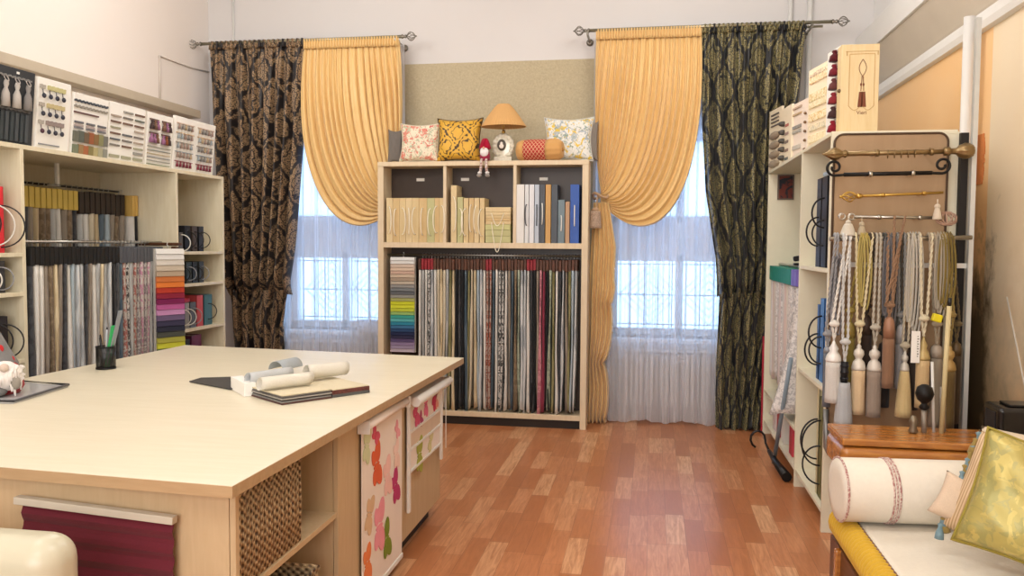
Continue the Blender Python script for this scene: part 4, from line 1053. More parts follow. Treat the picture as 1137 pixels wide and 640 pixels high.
binder_right(4.73, 0.05, 0.115, 0.62, 'd8cfa4', 'tall cream binder behind the olive one on the bottom right shelf', kc, 0.09, 0.5)
q = at(893, 195, X=1.0)
bm = nb(); box(bm, 0.96, 1.30, 4.63, 4.95, 1.90, 1.925); 
single('blue_packet', bm, plain('9fb2c4', 0.3), 'pale blue packet lying on the tall black binders', 'packet', bevel=0.008)
# photo on the far bay's near side -> fixed to the upright facing the camera is the divider's far twin
q = at(872, 208, Y=6.728)
r = thing('photo_picture', 'small photo with dark red tones stuck inside the right unit', 'photo', (q.x, 6.73, q.z-0.1))
a = at(863, 222, Y=6.728); b = at(882, 194, Y=6.728)
bm = nb(); box(bm, a.x, b.x, 6.724, 6.7355, a.z, b.z); link('frame', bm, plain('6a5a50', 0.5), r)
bm = nb(); box(bm, a.x+0.012, b.x-0.012, 6.720, 6.724, a.z+0.012, b.z-0.012); link('picture', bm, fabric('7a4038', '2a3038', 14, 0.5), r)
# hanging lace samples with teal headers
tealh = plain('1f8a78', 0.5); purph = plain('7a6ac0', 0.5)
lc = fabric('e0dcd8', 'b8b0ac', 60, 0.55)
def lace(y, thk, hc, label, m, drop, flare, z=1.36, wid=0.24, x=RX0+0.14):
    r = thing('lace_sample', label, 'fabric sample', (x, y, z), group='sheer and lace samples on the right unit')
    bm = nb(); box(bm, x-wid/2, x+wid/2, y-thk*0.46, y+thk*0.46, z-0.12, z-0.012); link('header', bm, hc, r, bevel=0.003)
    bm = nb()
    rings = []
    for i in range(15):
        tt = i/14; zz_ = z-0.11-(drop-0.12)*tt
        rg = []
        K = 26
        for k in range(K):
            a_ = 2*PI*k/K; ex = wid/2*(0.92-0.1*tt)+flare*tt*tt*0.5; ey = thk*0.42+flare*0.25*tt
            w_ = 1+0.10*tt*math.sin(5*a_+y*30)
            rg.append(bm.verts.new((x-flare*0.8*tt*tt+ex*math.copysign(abs(math.cos(a_))**0.5, math.cos(a_))*w_, y+ey*math.copysign(abs(math.sin(a_))**0.5, math.sin(a_))*w_, zz_+0.02*math.sin(3*a_)*tt)))
        rings.append(rg)
    for A, B in zip(rings, rings[1:]):
        for k in range(26):
            f = bm.faces.new((A[k], A[(k+1) % 26], B[(k+1) % 26], B[k])); f.smooth = True
    bm.faces.new(rings[0]); bm.faces.new(rings[-1][::-1]); link('fabric', bm, m, r)
    bm = nb(); tube(bm, [(RX0+0.1, y, z-0.02), (RX0+0.1, y+0.004, z+0.012), (RX0+0.095, y+0.004, z+0.012)], 0.003, 5); link('hook', bm, hook_m, r)
lw = [('white', fabric('dcd8d4')), ('pinkish', fabric('d6c2ba')), ('cream', fabric('dcd4c6')), ('ivory lace', lc), ('pale grey lace', fabric('c8c4c2', 'e4e0dc', 50, 0.5)), ('rose white', fabric('d8cac6')), ('silver lace', fabric('b4b0ae', 'dcd8d4', 40, 0.5))]
for i in range(12):
    nm, m = lw[i % 7]
    lace(6.67-i*0.081, 0.08, tealh, '%s sample under teal header, far right bay, %s from back' % (nm, nth(i)), m, random.uniform(0.8, 0.9), 0.0)
lace(5.66, 0.09, purph, 'silvery lace sample flaring out below a lilac header', lw[6][1], 0.92, 0.08)
lace(5.55, 0.09, purph, 'grey embossed lace sample flaring out, nearest of the far right bay', lw[4][1], 0.95, 0.12)
# black stapler-like tool on the headers
q = at(878, 283, X=RX0+0.1)
r = thing('stapler', 'black stapler lying on the lilac sample headers', 'stapler', (RX0+0.13, 5.60, 1.375))
bm = nb(); box(bm, RX0+0.02, RX0+0.24, 5.58, 5.63, 1.376, 1.392); link('base', bm, black_plastic, r, bevel=0.004)
bm = nb(); M = Matrix.Translation((RX0+0.02, 5.585, 1.40)) @ Matrix.Rotation(R_(-10), 4, 'Y'); box(bm, 0, 0.2, 0, 0.04, 0, 0.035, M); link('arm', bm, black_plastic, r, bevel=0.01)
# low shelf: red wires, box, brochures
r = thing('wire_basket', 'dark basket of tangled red wires on the low far right shelf', 'basket', (1.05, 6.1, 0.362))
bm = nb(); box(bm, 0.94, 1.2, 5.85, 6.35, 0.362, 0.43); link('tray', bm, plain('5a5c60', 0.5), r, bevel=0.004)
for k in range(8):
    bm = nb(); cx_, cy_ = 0.98+random.random()*0.16, 5.92+random.random()*0.35
    ring(bm, (cx_, cy_, 0.47), 0.05+random.random()*0.04, 'Y' if k % 2 else 'X', 0.006, 0.5); link('coiled_wire', bm, plain('a02c24', 0.4) if k % 3 else plain('d8b8a0', 0.4), r)
for i, (y, c_) in enumerate([(6.3, 'd8c8c4'), (6.1, 'b44a4c'), (5.9, 'e0dcd4'), (5.55, 'c8404e')]):
    bm = nb(); box(bm, 0.93, 1.15, y, y+0.12, 0.116, 0.116+0.17+0.02*i); single('magazine_box', bm, plain(c_, 0.5), '%s magazine box on the bottom shelf of the far right bay' % ['pinkish', 'brick red', 'white', 'coral'][i], 'magazine box', bevel=0.003)
# leaning curtain-rail samples and umbrella
a = at(864, 524, X=RX0-0.02); b = at(887, 424, X=RX0+0.0)
r = thing('leaning_rod', 'long grey rail sample leaning against the right shelves', 'rod', (a.x, a.y, 0))
bm = nb(); tube(bm, [(RX0-0.06, 5.72, 0.03), (RX0-0.03, 5.31, 0.80)], 0.014, 10); link('pole', bm, plain('8494a0', 0.4), r)
r = thing('folded_umbrella', 'black folded umbrella with curved handle lying against the right shelves', 'umbrella', (RX0-0.05, 5.6, 0))
bm = nb(); tube(bm, [(RX0-0.03, 5.35, 0.035), (RX0-0.06, 5.60, 0.06), (RX0-0.08, 5.80, 0.09)], lambda t_: 0.032-0.018*t_, 10); link('canopy', bm, black_plastic, r)
bm = nb(); tube(bm, [(RX0-0.08, 5.80, 0.09), (RX0-0.09, 5.90, 0.12)]+[(RX0-0.09-0.05+0.05*math.cos(a_), 5.92, 0.14+0.06*math.sin(a_)) for a_ in [PI*k/8*1.4 for k in range(9)]], 0.008, 8); link('handle', bm, black_plastic, r)
r = thing('metal_jar', 'grey metallic jar standing on the floor behind the right dark curtain', 'jar', (0.86, 6.92, 0))
bm = nb(); lathe(bm, [(0.05, 0), (0.055, 0.02), (0.05, 0.1), (0.04, 0.13), (0.03, 0.14), (0, 0.145)], Matrix.Translation((0.83, 6.95, 0)), 18); link('body', bm, plain('8a8c90', 0.3, 0.6), r)

# ---- boards on the right unit
def board_right(px1, px2, ptop, width, label, panel, zb=RZ+0.001, thick=0.018, X0=0.95, pbase=170):
    Lp = at(px1, pbase, X=X0); d = at(px2, pbase, X=X0)-CAM; d.z = 0; dd = Vector((d.x, d.y)).normalized()
    p = Vector((Lp.x, Lp.y)); b_ = dd.dot(p); c_ = p.dot(p)-width*width
    disc = max(0, b_*b_-c_); tt = b_-math.sqrt(disc)
    q_ = dd*tt
    Rp = Vector((q_.x, q_.y, 0)); Lp.z = 0
    ww = (Rp-Lp).length; zt = at((px1+px2)/2, ptop, Y=(Lp.y+Rp.y)/2).z
    r = thing('trim_display_board', label, 'display board', (Lp.x, Lp.y, zb))
    M = rotmat((Lp.x, Lp.y, zb), (Rp-Lp))
    bm = nb(); box(bm, 0, ww, 0, thick, 0, zt-zb, M); link('panel', bm, panel, r, bevel=0.002)
    return r, M, ww, zt-zb
cr = plain('e9dcc2', 0.7, var=0.03)
r, M, W_, H_ = board_right(853.5, 867, 121, 0.30, X0=0.905, label= 'narrow cream display board with rosettes at the far end of the right unit', panel=cr)
for j in range(4): strip(r, M, 0.06, W_-0.06, H_*(0.72+0.06*j), H_*(0.74+0.06*j), fabric('5e564c'))
for j in range(4):
    bm = nb(); lathe(bm, [(0, 0), (0.11, 0), (0.10, 0.012), (0.05, 0.02), (0, 0.022)], M @ Matrix.Translation((W_/2, 0, H_*(0.10+0.155*j))) @ Matrix.Rotation(R_(90), 4, 'X') @ Matrix.Diagonal((1.1, 0.28, 1, 1)), 28, flute=9, famp=0.06); link('rosette', bm, fabric('a08f78'), r)
r, M, W_, H_ = board_right(866, 878, 119, 0.30, X0=0.92, label= 'cream board showing beads and a black-edged card on the right unit', panel=cr)
for j in range(5):
    bm = nb(); ball(bm, M @ Vector((W_*0.35, -0.01, H_*(0.12+0.15*j))), 0.022, (1.5, 1, 0.9)); link('bead', bm, plain('4a4640', 0.4), r)
r, M, W_, H_ = board_right(868, 879, 131, 0.26, 'black framed white card with red brown trims on the right unit', plain('26221f', 0.5), X0=0.93)
strip(r, M, 0.02, W_-0.01, 0.01, H_-0.012, white_card, 'card', depth=0.003)
for j in range(5): strip(r, M, W_*0.45, W_*0.8, H_*(0.08+0.18*j), H_*(0.14+0.18*j), fabric(['4a4e48', '8a6a58', '6a5a50', '9a7a70', 'b05a48'][j]), depth=0.012)
r, M, W_, H_ = board_right(876, 898, 113, 0.40, 'blush display board with grey braid blocks on the right unit', plain('f0e0d0', 0.7, var=0.03))
for z_, hh, c_ in ((0.90, 0.03, 'c0a890'), (0.79, 0.03, 'c8ac84'), (0.56, 0.05, '9a9890'), (0.48, 0.05, 'b0aca0'), (0.2, 0.07, 'c8c0b4')): strip(r, M, 0.05, W_*0.62, H_*z_, H_*(z_+hh), fabric(c_))
for j in range(5):
    bm = nb(); ball(bm, M @ Vector((W_*0.85, -0.01, H_*(0.15+0.15*j))), 0.010); link('bead', bm, plain('7a5a3c', 0.4), r)
r, M, W_, H_ = board_right(896, 921, 72, 0.36, 'tall ivory display board with gold fringes on the right unit', plain('f3e2c4', 0.7, var=0.03))
for z_, hh, c_ in ((0.90, 0.035, 'c3a890'), (0.82, 0.07, 'f0cc98'), (0.60, 0.09, 'e3c98c'), (0.52, 0.07, 'ecd9a8'), (0.36, 0.08, 'e8c888'), (0.24, 0.06, 'd8cdb0'), (0.10, 0.08, 'f0dcae')): strip(r, M, 0.03, W_-0.03, H_*z_, H_*(z_+hh), fabric(c_, 'f6e6c2', 60, 0.5), 'fringe_sample', wavy=0.004)
r, M, W_, H_ = board_right(916, 931, 55, 0.20, 'white board with dark red tassels beside the wooden sample box', white_card, X0=0.93)
for j in range(6):
    mini_tassel(r, M, W_*0.72, H_*(0.97-0.16*j), H_*0.13, ['5a1c24', '7a2430', '6a3c3c', '8a2c34', '4a3030', '8c1c2c'][j], 0.035)
    strip(r, M, W_*0.5, W_*0.95, H_*(0.945-0.16*j), H_*(0.965-0.16*j), fabric('b8a49c'))
# wooden box with a stencilled tassel
a = at(931, 150, Y=4.50); b = at(976, 60, Y=4.50); zt = at(950, 50, Y=4.50).z
r = thing('wooden_sample_box', 'pale wooden box with a stencilled brown tassel on its lid', 'box', ((a.x+b.x)/2, 4.6, RZ))
bm = nb(); box(bm, a.x, b.x, 4.50, 4.57, RZ+0.001, zt); link('case', bm, wood('e2c691', 'ecd6a8', 6, 0.5), r, bevel=0.003)
bm = nb(); box(bm, a.x, b.x, 4.485, 4.499, RZ+0.001, zt); lid_ = link('lid', bm, wood('dcc290', 'e6d2a6', 6, 0.5), r, bevel=0.002)
ink = plain('7a4228', 0.6, var=0.1); pale = plain('c6a068', 0.6)
cx_ = a.x+(b.x-a.x)*0.57
def Zb(py): return at(952, py, Y=4.484).z
bm = nb()
lx0, lx1 = at(943, 90, Y=4.484).x, at(971, 90, Y=4.484).x
for x in (lx0, lx1): box(bm, x-0.0015, x+0.0015, 4.483, 4.485, Zb(118), Zb(60))
box(bm, lx0, lx1, 4.483, 4.485, Zb(60)-0.0015, Zb(60)+0.0015); box(bm, lx0-0.02, lx1+0.015, 4.483, 4.485, Zb(57)-0.001, Zb(57)+0.001)
for sg in (-1, 1):
    tube(bm, [((lx0+lx1)/2+sg*(0.06-0.055*k/10)*1.0, 4.484, Zb(118)-0.02*math.sin(PI*k/10)) for k in range(11)], 0.0012, 4)
    tube(bm, [((lx0+lx1)/2+sg*0.075, 4.484, Zb(58)+0.0-0.01*k/6+0.008*math.sin(k)) for k in range(7)], 0.002, 4)
link('stencilled_border', bm, pale, lid_)
bm = nb()
for sg in (-1, 1):
    tube(bm, [(cx_+sg*0.016*math.sin(PI*k/12)*1.1+0.0, 4.483, Zb(66)+(Zb(85)-Zb(66))*k/12) for k in range(13)], 0.0016, 5)
    tube(bm, [(cx_+sg*0.003, 4.483, Zb(85)), (cx_+sg*0.007, 4.483, Zb(101))], 0.0018, 5)
    vs = [(cx_+sg*0.007-0.008, Zb(102)), (cx_+sg*0.007+0.008, Zb(102)), (cx_+sg*0.009+0.012, Zb(119)), (cx_+sg*0.009-0.012, Zb(119))]
    a_ = [bm.verts.new((x, 4.4835, z)) for x, z in vs]; b_ = [bm.verts.new((x, 4.4855, z)) for x, z in vs]
    bm.faces.new(a_); bm.faces.new(b_[::-1])
    for k in range(4): bm.faces.new((a_[k], a_[(k+1) % 4], b_[(k+1) % 4], b_[k]))
    ball(bm, (cx_+sg*0.006, 4.4845, Zb(94)), 0.005, (1, 0.3, 1.6))
link('stencilled_tassel', bm, ink, lid_)
fc = bpy.data.curves.new('caption', 'FONT'); fc.body = 'Vieri'; fc.size = 0.026; fc.extrude = 0.0006; fc.align_x = 'CENTER'
fo = bpy.data.objects.new('caption', fc); COL.objects.link(fo); dg = bpy.context.evaluated_depsgraph_get()
me = bpy.data.meshes.new_from_object(fo.evaluated_get(dg)); bpy.data.objects.remove(fo)
me.transform(WM[r.name].inverted() @ Matrix.Translation((cx_, 4.484, Zb(127))) @ Matrix.Rotation(R_(90), 4, 'X'))
me.materials.clear(); me.materials.append(ink); o = bpy.data.objects.new('lettering', me); COL.objects.link(o); o.parent = lid_; WM[o.name] = WM[r.name].copy()
bm = nb(); ball(bm, (a.x-0.004, 4.492, at(931, 101, Y=4.49).z), 0.010); link('clasp', bm, bronze, r)

# ================================================================== TASSEL RACK (near end of the right unit)
YRk = 4.30
r = thing('rod_display_board', 'tan cloth covered board with rounded top on the end of the right shelves', 'display board', (1.2, 4.40, 0.5))
a = at(922, 470, Y=4.42); b = at(1052, 148, Y=4.42)
x0_, x1_, z0_, z1_ = at(922, 300, Y=4.42).x, b.x, 0.56, b.z
cloth_tan = NT('tan_cloth'); v = cloth_tan.coord(); f1 = cloth_tan.noise(cloth_tan.mapping(v, (1.5, 1, 0.3)), 9, 3, 0.5, 1.0); f2 = cloth_tan.noise(v, 200, 2)
cloth_tan.l(cloth_tan.mix(f1, srgb('9c8060'), srgb('b09474')), cloth_tan.b.inputs['Base Color']); cloth_tan.b.inputs['Roughness'].default_value = 0.8; cloth_tan.bump(f2, 0.2, 0.002)
bm = nb()
rc = 0.045; pts = [(x0_, z0_), (x1_, z0_)]
for k in range(7): a_ = PI/2*k/6; pts.append((x1_-rc+rc*math.cos(a_), z1_-rc+rc*math.sin(a_)))
for k in range(7): a_ = PI/2+PI/2*k/6; pts.append((x0_+rc+rc*math.cos(a_), z1_-rc+rc*math.sin(a_)))
fa = [bm.verts.new((x, 4.405, z)) for x, z in pts]; ba = [bm.verts.new((x, 4.436, z)) for x, z in pts]
bm.faces.new(fa); bm.faces.new(ba[::-1]); n = len(pts)
for k in range(n): bm.faces.new((fa[k], fa[(k+1) % n], ba[(k+1) % n], ba[k]))
link('cloth_panel', bm, cloth_tan.m, r)
bm = nb(); tube(bm, [(x, 4.404, z) for x, z in pts], 0.006, 6, closed=True); link('piping', bm, plain('4c3826', 0.6), r)
# dark post and cream post to the right
xx = at(1064, 300, Y=4.43).x
bm = nb(); box(bm, xx-0.018, xx+0.018, 4.40, 4.43, 0, at(1064, 148, Y=4.42).z); single('dark_post', bm, plain('1e1a18', 0.6), 'narrow dark post right of the tan rod board', 'post')
xx = at(1071, 300, Y=4.46).x
bm = nb(); box(bm, xx-0.022, xx+0.03, 4.45, 4.48, 0, at(1069, 160, Y=4.46).z); single('grey_post', bm, plain('a9a69e', 0.5, var=0.15), 'wider weathered grey post right of the dark post', 'post')

def Xr(px, py, Y=YRk): return at(px, py, Y=Y).x
def Zr(px, py, Y=YRk): return at(px, py, Y=Y).z
def rod(p0, p1, rad_, m, label, left=None, right=None, Y=YRk, rings=0, sockets=True):
    A = at(p0[0], p0[1], Y=Y); B = at(p1[0], p1[1], Y=Y)
    r = thing('sample_curtain_rod', label, 'curtain rod', ((A.x+B.x)/2, Y, (A.z+B.z)/2), group='sample curtain rods on the tan board')
    bm = nb(); tube(bm, [A, B], rad_, 12); link('pole', bm, m, r)
    def fin(kind, base, sgn):
        d = (B-A).normalized()*sgn; M = align(base, base+d); bm = nb()
        if kind == 'bud':
            lathe(bm, [(rad_*1.1, -0.02), (rad_*1.6, -0.01), (rad_*1.1, 0), (rad_*1.2, 0.005), (0.024, 0.02), (0.030, 0.036), (0.026, 0.055), (0.012, 0.075), (0.003, 0.095), (0, 0.1)], M, 32, flute=8, famp=0.10)
        elif kind == 'ball':
            lathe(bm, [(rad_, -0.06), (rad_*1.7, -0.055), (rad_*1.7, -0.03), (rad_*1.1, -0.028), (rad_*1.3, 0), (0.028, 0.012), (0.038, 0.035), (0.036, 0.055), (0.025, 0.075), (0, 0.085)], M, 32, flute=10, famp=0.08)
        elif kind == 'scroll':
            cpts = []
            for k in range(34):
                a_ = -PI*0.5 + k/33*PI*2.6; rr = 0.040*(1-0.72*k/33)
                cpts.append(base + d*(0.045+0.0+rr*math.cos(a_)*1.0) + Vector((0, 0, -0.004+0.040+rr*math.sin(a_))) - Vector((0, 0, 0)))
            cpts = [base-d*0.01, base+d*0.01+Vector((0, 0, -0.002))]+cpts
            tube(bm, cpts, 0.0065, 8)
        elif kind == 'cage':
            for k in range(5):
                an = 2*PI*k/5
                tube(bm, [M @ Vector((0.026*math.sin(PI*q_/10)*math.cos(an+q_*0.2), 0.026*math.sin(PI*q_/10)*math.sin(an+q_*0.2), 0.075*q_/10)) for q_ in range(11)], 0.0035, 6)
            lathe(bm, [(0.012, -0.02), (0.014, 0), (0.006, 0.005)], M, 12); ball(bm, M @ Vector((0, 0, 0.078)), 0.008)
        elif kind == 'leaf':
            for q0 in (0, 1):
                cpts = [base+d*(0.01+0.045*q0+0.017*math.cos(a_)*(1-0.3*k/18))+Vector((0, 0, 0.017*math.sin(a_)*(1-0.3*k/18))) for k, a_ in enumerate([2*PI*k/18*1.3 for k in range(19)])]
                tube(bm, cpts, 0.004, 6)
        link('finial', bm, m, r)
    if left: fin(left, A, -1)
    if right: fin(right, B, 1)
    for px in ((p0[0]*0.7+p1[0]*0.3), (p0[0]*0.22+p1[0]*0.78)):
        q_ = at(px, p0[1]+(p1[1]-p0[1])*(px-p0[0])/(p1[0]-p0[0]), Y=Y)
        bm = nb(); tube(bm, [q_+Vector((-0.008, 0, 0)), q_+Vector((0.008, 0, 0))], rad_*1.5, 12); tube(bm, [q_, q_+Vector((0, 4.407-Y, 0))], 0.005, 6); link('bracket', bm, m if m is not black_iron else steel, r)
    for k in range(rings):
        q_ = A.lerp(B, 0.40+0.06*k); bm = nb()
        pts = [(q_.x+0.003*math.cos(a_), q_.y+0.017*math.cos(a_), q_.z-0.006+0.019*math.sin(a_)) for a_ in [2*PI*j/16 for j in range(16)]]
        tube(bm, pts, 0.0025, 6, closed=True); link('curtain_ring', bm, m, r)
    return A, B
rod((936, 171), (1062, 168), 0.012, plain('8a7450', 0.35, 0.8), 'bronze sample rod with fluted finials, topmost on the tan board', 'bud', 'ball', rings=5)
rod((937, 194), (1035, 192), 0.010, black_iron, 'black iron sample rod with scroll ends on the tan board', 'scroll', 'scroll', rings=0)
rod((952, 218), (1047, 214), 0.007, plain('c09c50', 0.3, 0.9), 'thin brass sample rod with a twisted cage finial on the tan board', 'cage', None)
rod((948, 241), (1042, 242), 0.008, steel, 'nickel sample rod with curled finial above the tassel rail', 'leaf', None)
A_, B_ = rod((921, 265.5), (1079, 264), 0.011, plain('a49c8c', 0.3, 0.85), 'long nickel rail carrying the tassel tiebacks', 'ball' if False else None, None, Y=4.26)
bm = nb(); q = at(921, 265.5, Y=4.26); q2 = at(1079, 264, Y=4.26)
q0 = at(940, 294, Y=4.36); q1 = at(1075, 294, Y=4.36); bm.free()
bm = nb(); box(bm, q0.x, q1.x, 4.355, 4.362, q0.z-0.012, q0.z+0.012); single('white_rail', bm, white_plastic, 'flat white rail behind the hanging tassel cords', 'rail')
# round wire bow at the right end of the fourth rod
q = at(1050, 243, Y=4.29); bm = nb()
for k in range(5):
    an = R_(20+k*35)
    tube(bm, [(q.x+0.045*math.cos(a_)*math.cos(an)*1.1, 4.28+0.01*math.sin(a_), q.z+0.028*math.sin(a_)+0.02*math.cos(a_)*math.sin(an)) for a_ in [2*PI*j/18 for j in range(18)]], 0.004, 5, closed=True)
single('wire_rosette', bm, plain('a88a78', 0.4, 0.5), 'coppery wire rosette at the right end of the nickel rod', 'rosette')

def rope(bm, a, b, r_=0.006, n=34, sag=0):
    """two strands twisted together"""
    a = Vector(a); b = Vector(b); d = b-a; L = d.length
    M = align(a, b); tw = L/0.03*PI
    for s_ in (0, PI):
        tube(bm, [M @ Vector((r_*0.62*math.cos(s_+tw*k/n), r_*0.62*math.sin(s_+tw*k/n), L*k/n)) for k in range(n+1)], r_*0.72, 5)
def tassel(cx, y_knot, y_head, y_skirt, y_bot, w, col_skirt, col_head, col_cord, label, xr1, xr2, Y=4.245, w_bot=None, band=None, knot=True, style='urn', rail_y=263, name='tassel_tieback'):
    c = at(cx, y_head, Y=Y); K = at(cx, y_knot, Y=Y)
    zh, zs, zb_ = c.z, at(cx, y_skirt, Y=Y).z, at(cx, y_bot, Y=Y).z
    mpp = at(cx+1, y_head, Y=Y).x-c.x; R0 = w*mpp/2; R1 = (w_bot or w)*mpp/2
    r = thing(name, label, 'tassel', (c.x, Y, zb_), group='tassel tiebacks on the nickel rail')
    T_ = Matrix.Translation((c.x, Y, 0))
    bm = nb(); fringe_lathe(bm, zs, zb_, R0*0.98, R1, T_, 42); link('skirt', bm, fabric(col_skirt, None), r)
    bm = nb()
    H_ = zh-zs
    if style == 'urn':
        prof = [(0, zs), (R0*1.02, zs), (R0*1.06, zs+H_*0.08), (R0*0.95, zs+H_*0.2), (R0*0.82, zs+H_*0.32), (R0*0.45, zs+H_*0.42), (R0*0.55, zs+H_*0.48), (R0*0.80, zs+H_*0.6), (R0*0.72, zs+H_*0.74), (R0*0.3, zs+H_*0.84), (R0*0.35, zs+H_*0.9), (R0*0.12, zh), (0, zh)]
    elif style == 'cone':
        prof = [(0, zs), (R0, zs), (R0*1.05, zs+H_*0.1), (R0*0.9, zs+H_*0.3), (R0*0.5, zs+H_*0.5), (R0*0.65, zs+H_*0.62), (R0*0.25, zs+H_*0.85), (R0*0.1, zh), (0, zh)]
    elif style == 'dome':
        prof = [(0, zs), (R0, zs), (R0*0.98, zs+H_*0.5), (R0*0.8, zs+H_*0.85), (R0*0.4, zh), (0, zh)]
    else:
        prof = [(0, zs), (R0*0.6, zs), (R0*0.62, zh), (0, zh)]
    lathe(bm, prof, T_, 24); link('head', bm, plain(col_head, 0.45, 0.15, 0.1, 40) if style != 'band' else plain('16161a', 0.5), r)
    if band:
        bm = nb()
        for k in range(3): lathe(bm, [(0, zs+H_*(0.15+0.3*k)), (R0*0.72, zs+H_*(0.15+0.3*k)), (R0*0.72, zs+H_*(0.25+0.3*k)), (0, zs+H_*(0.25+0.3*k))], T_, 20)
        link('band', bm, plain('14141a', 0.4), r)
    if knot:
        bm = nb(); ball(bm, (c.x, Y, K.z), 0.022, (1.2, 0.8, 0.7)); lathe(bm, [(0, 0), (0.008, 0), (0.008, 0.0), (0.008, 0.02), (0, 0.02)], Matrix.Translation((c.x, Y, K.z)), 10); link('knot', bm, fabric(col_cord), r)
    bm = nb(); rl = at(xr1, rail_y, Y=4.26)
    for xr_ in (xr1, xr2):
        R__ = at(xr_, rail_y, Y=4.26)
        rope(bm, (c.x+(0.012 if xr_ == xr2 else -0.012), Y, K.z), (R__.x, 4.242, rl.z))
        tube(bm, [(R__.x, 4.244, rl.z-0.01), (R__.x, 4.246, rl.z+0.010), (R__.x, 4.26, rl.z+0.016), (R__.x, 4.274, rl.z+0.010), (R__.x, 4.276, rl.z-0.02)], 0.0062, 6)
    rope(bm, (c.x-0.01, Y, K.z-0.01), (c.x, Y, zh), 0.005, 16); rope(bm, (c.x+0.01, Y, K.z-0.01), (c.x, Y, zh), 0.005, 16)
    link('cord', bm, fabric(col_cord), r)
    return r
tassel(919, 371, 385, 392, 452, 9, '6e7178', '8a8c92', '9a9a9c', 'slate grey tassel hanging at the far left of the rail', 927, 930, Y=4.31, style='dome')
tassel(926, 360, 378, 402, 447, 17, 'd2cec8', 'e4e2de', 'e0dcd4', 'white tassel with pointed silvery head, left on the rail', 939, 944, style='cone', Y=4.225)
tassel(938, 380, 402, 425, 473, 13, 'b4b6b8', '16161a', 'c8c8c6', 'silver tassel with black ribbed head hanging low on the left', 936, 943, style='band', w_bot=21, band=True, Y=4.205)
tassel(954, 360, 382, 411, 460, 15, 'dcc099', 'd8d2c6', 'd6c9a4', 'peach beige tassel with round silver urn head', 950, 968, style='urn', Y=4.23)
tassel(971.5, 364, 383, 412, 463, 16, '9a8a7c', 'ccc6bc', 'b8b0a0', 'taupe tassel with round silver urn head beside the copper one', 973, 977, style='urn', Y=4.225)
tassel(987.5, 339, 352, 376, 431, 13, '8c6a52', '987058', '94745a', 'copper brown tassel on rust cords in the middle', 985, 999, style='dome', Y=4.20, rail_y=262)
tassel(1001, 350, 360, 382, 432, 12, '8e8a88', '9c9896', '8c8a86', 'grey tassel hidden half behind the copper one', 996, 1004, style='dome', Y=4.27)
tassel(1005, 384, 390, 412, 463, 10, 'd2b986', 'cfc9bc', 'c0b49c', 'flared straw tassel with small silver head', 1008, 1014, style='urn', w_bot=19, Y=4.235)
tassel(1025.5, 354, 374, 400, 453, 15, 'cdb184', 'b9a26c', 'd8cdb0', 'sand tassel with gilded head under cream cords', 1021, 1034, style='cone', Y=4.215)
tassel(1040, 360, 383, 398, 476, 14, '8f8270', 'a39686', 'a89a84', 'brown grey tassel behind the wooden stick', 1031, 1037, style='dome', Y=4.26)
tassel(1055, 350, 384, 412, 476, 14, '6a5530', 'a88850', '8a7440', 'olive gold tassel with gilded head at the right end', 1046, 1050, style='urn', Y=4.25)
tassel(962, 340, 350, 372, 408, 13, '3c2f28', '4a3a30', '4a4036', 'dark brown tassel behind the beige and taupe ones', 966, 970, style='dome', Y=4.33)
tassel(982, 370, 380, 396, 452, 14, '34302e', '3c3634', '44443e', 'black brown tassel hanging behind the copper one', 981, 984, style='dome', Y=4.34)
tassel(1014, 372, 385, 400, 455, 13, '4a4038', '5a5048', '6c6458', 'umber tassel behind the straw coloured one', 1010, 1017, style='dome', Y=4.33)
tassel(944, 345, 358, 375, 440, 12, '8a7a3c', 'a08c48', 'b09a50', 'mustard tassel on yellow cords behind the beige one', 957, 962, style='dome', Y=4.32)
tassel(1062, 360, 380, 395, 470, 12, '4c3c28', '5c4a30', '6a5a3c', 'dark bronze tassel nearest the grey post', 1052, 1055, style='dome', Y=4.32)
# small tassels hung from the fourth rod
def top_tassel(cx, yt, yb_, w, col, label, Y=4.275):
    c = at(cx, yt, Y=Y); zb_ = at(cx, yb_, Y=Y).z; mpp = 0.0043
    r = thing('small_tassel', label, 'tassel', (c.x, Y, zb_), group='small tassels on the nickel rod')
    bm = nb(); fringe_lathe(bm, c.z-0.02, zb_, w*mpp*0.22, w*mpp/2, Matrix.Translation((c.x, Y, 0)), 28); link('skirt', bm, fabric(col), r)
    bm = nb(); ball(bm, (c.x, Y, c.z-0.015), 0.014); tube(bm, [(c.x, Y, c.z-0.01), (c.x, Y, c.z+0.02)], 0.003, 6); link('head', bm, fabric(col), r)
top_tassel(942, 244, 262, 18, 'd0c8b8', 'cream bell tassel at the left of the nickel rod')
top_tassel(957, 246, 261, 10, 'b8aa90', 'small beige tassel beside the cream one on the nickel rod')
top_tassel(1041, 226, 244, 10, 'd6c8b4', 'cream tassel hanging at the right below the brass rod')
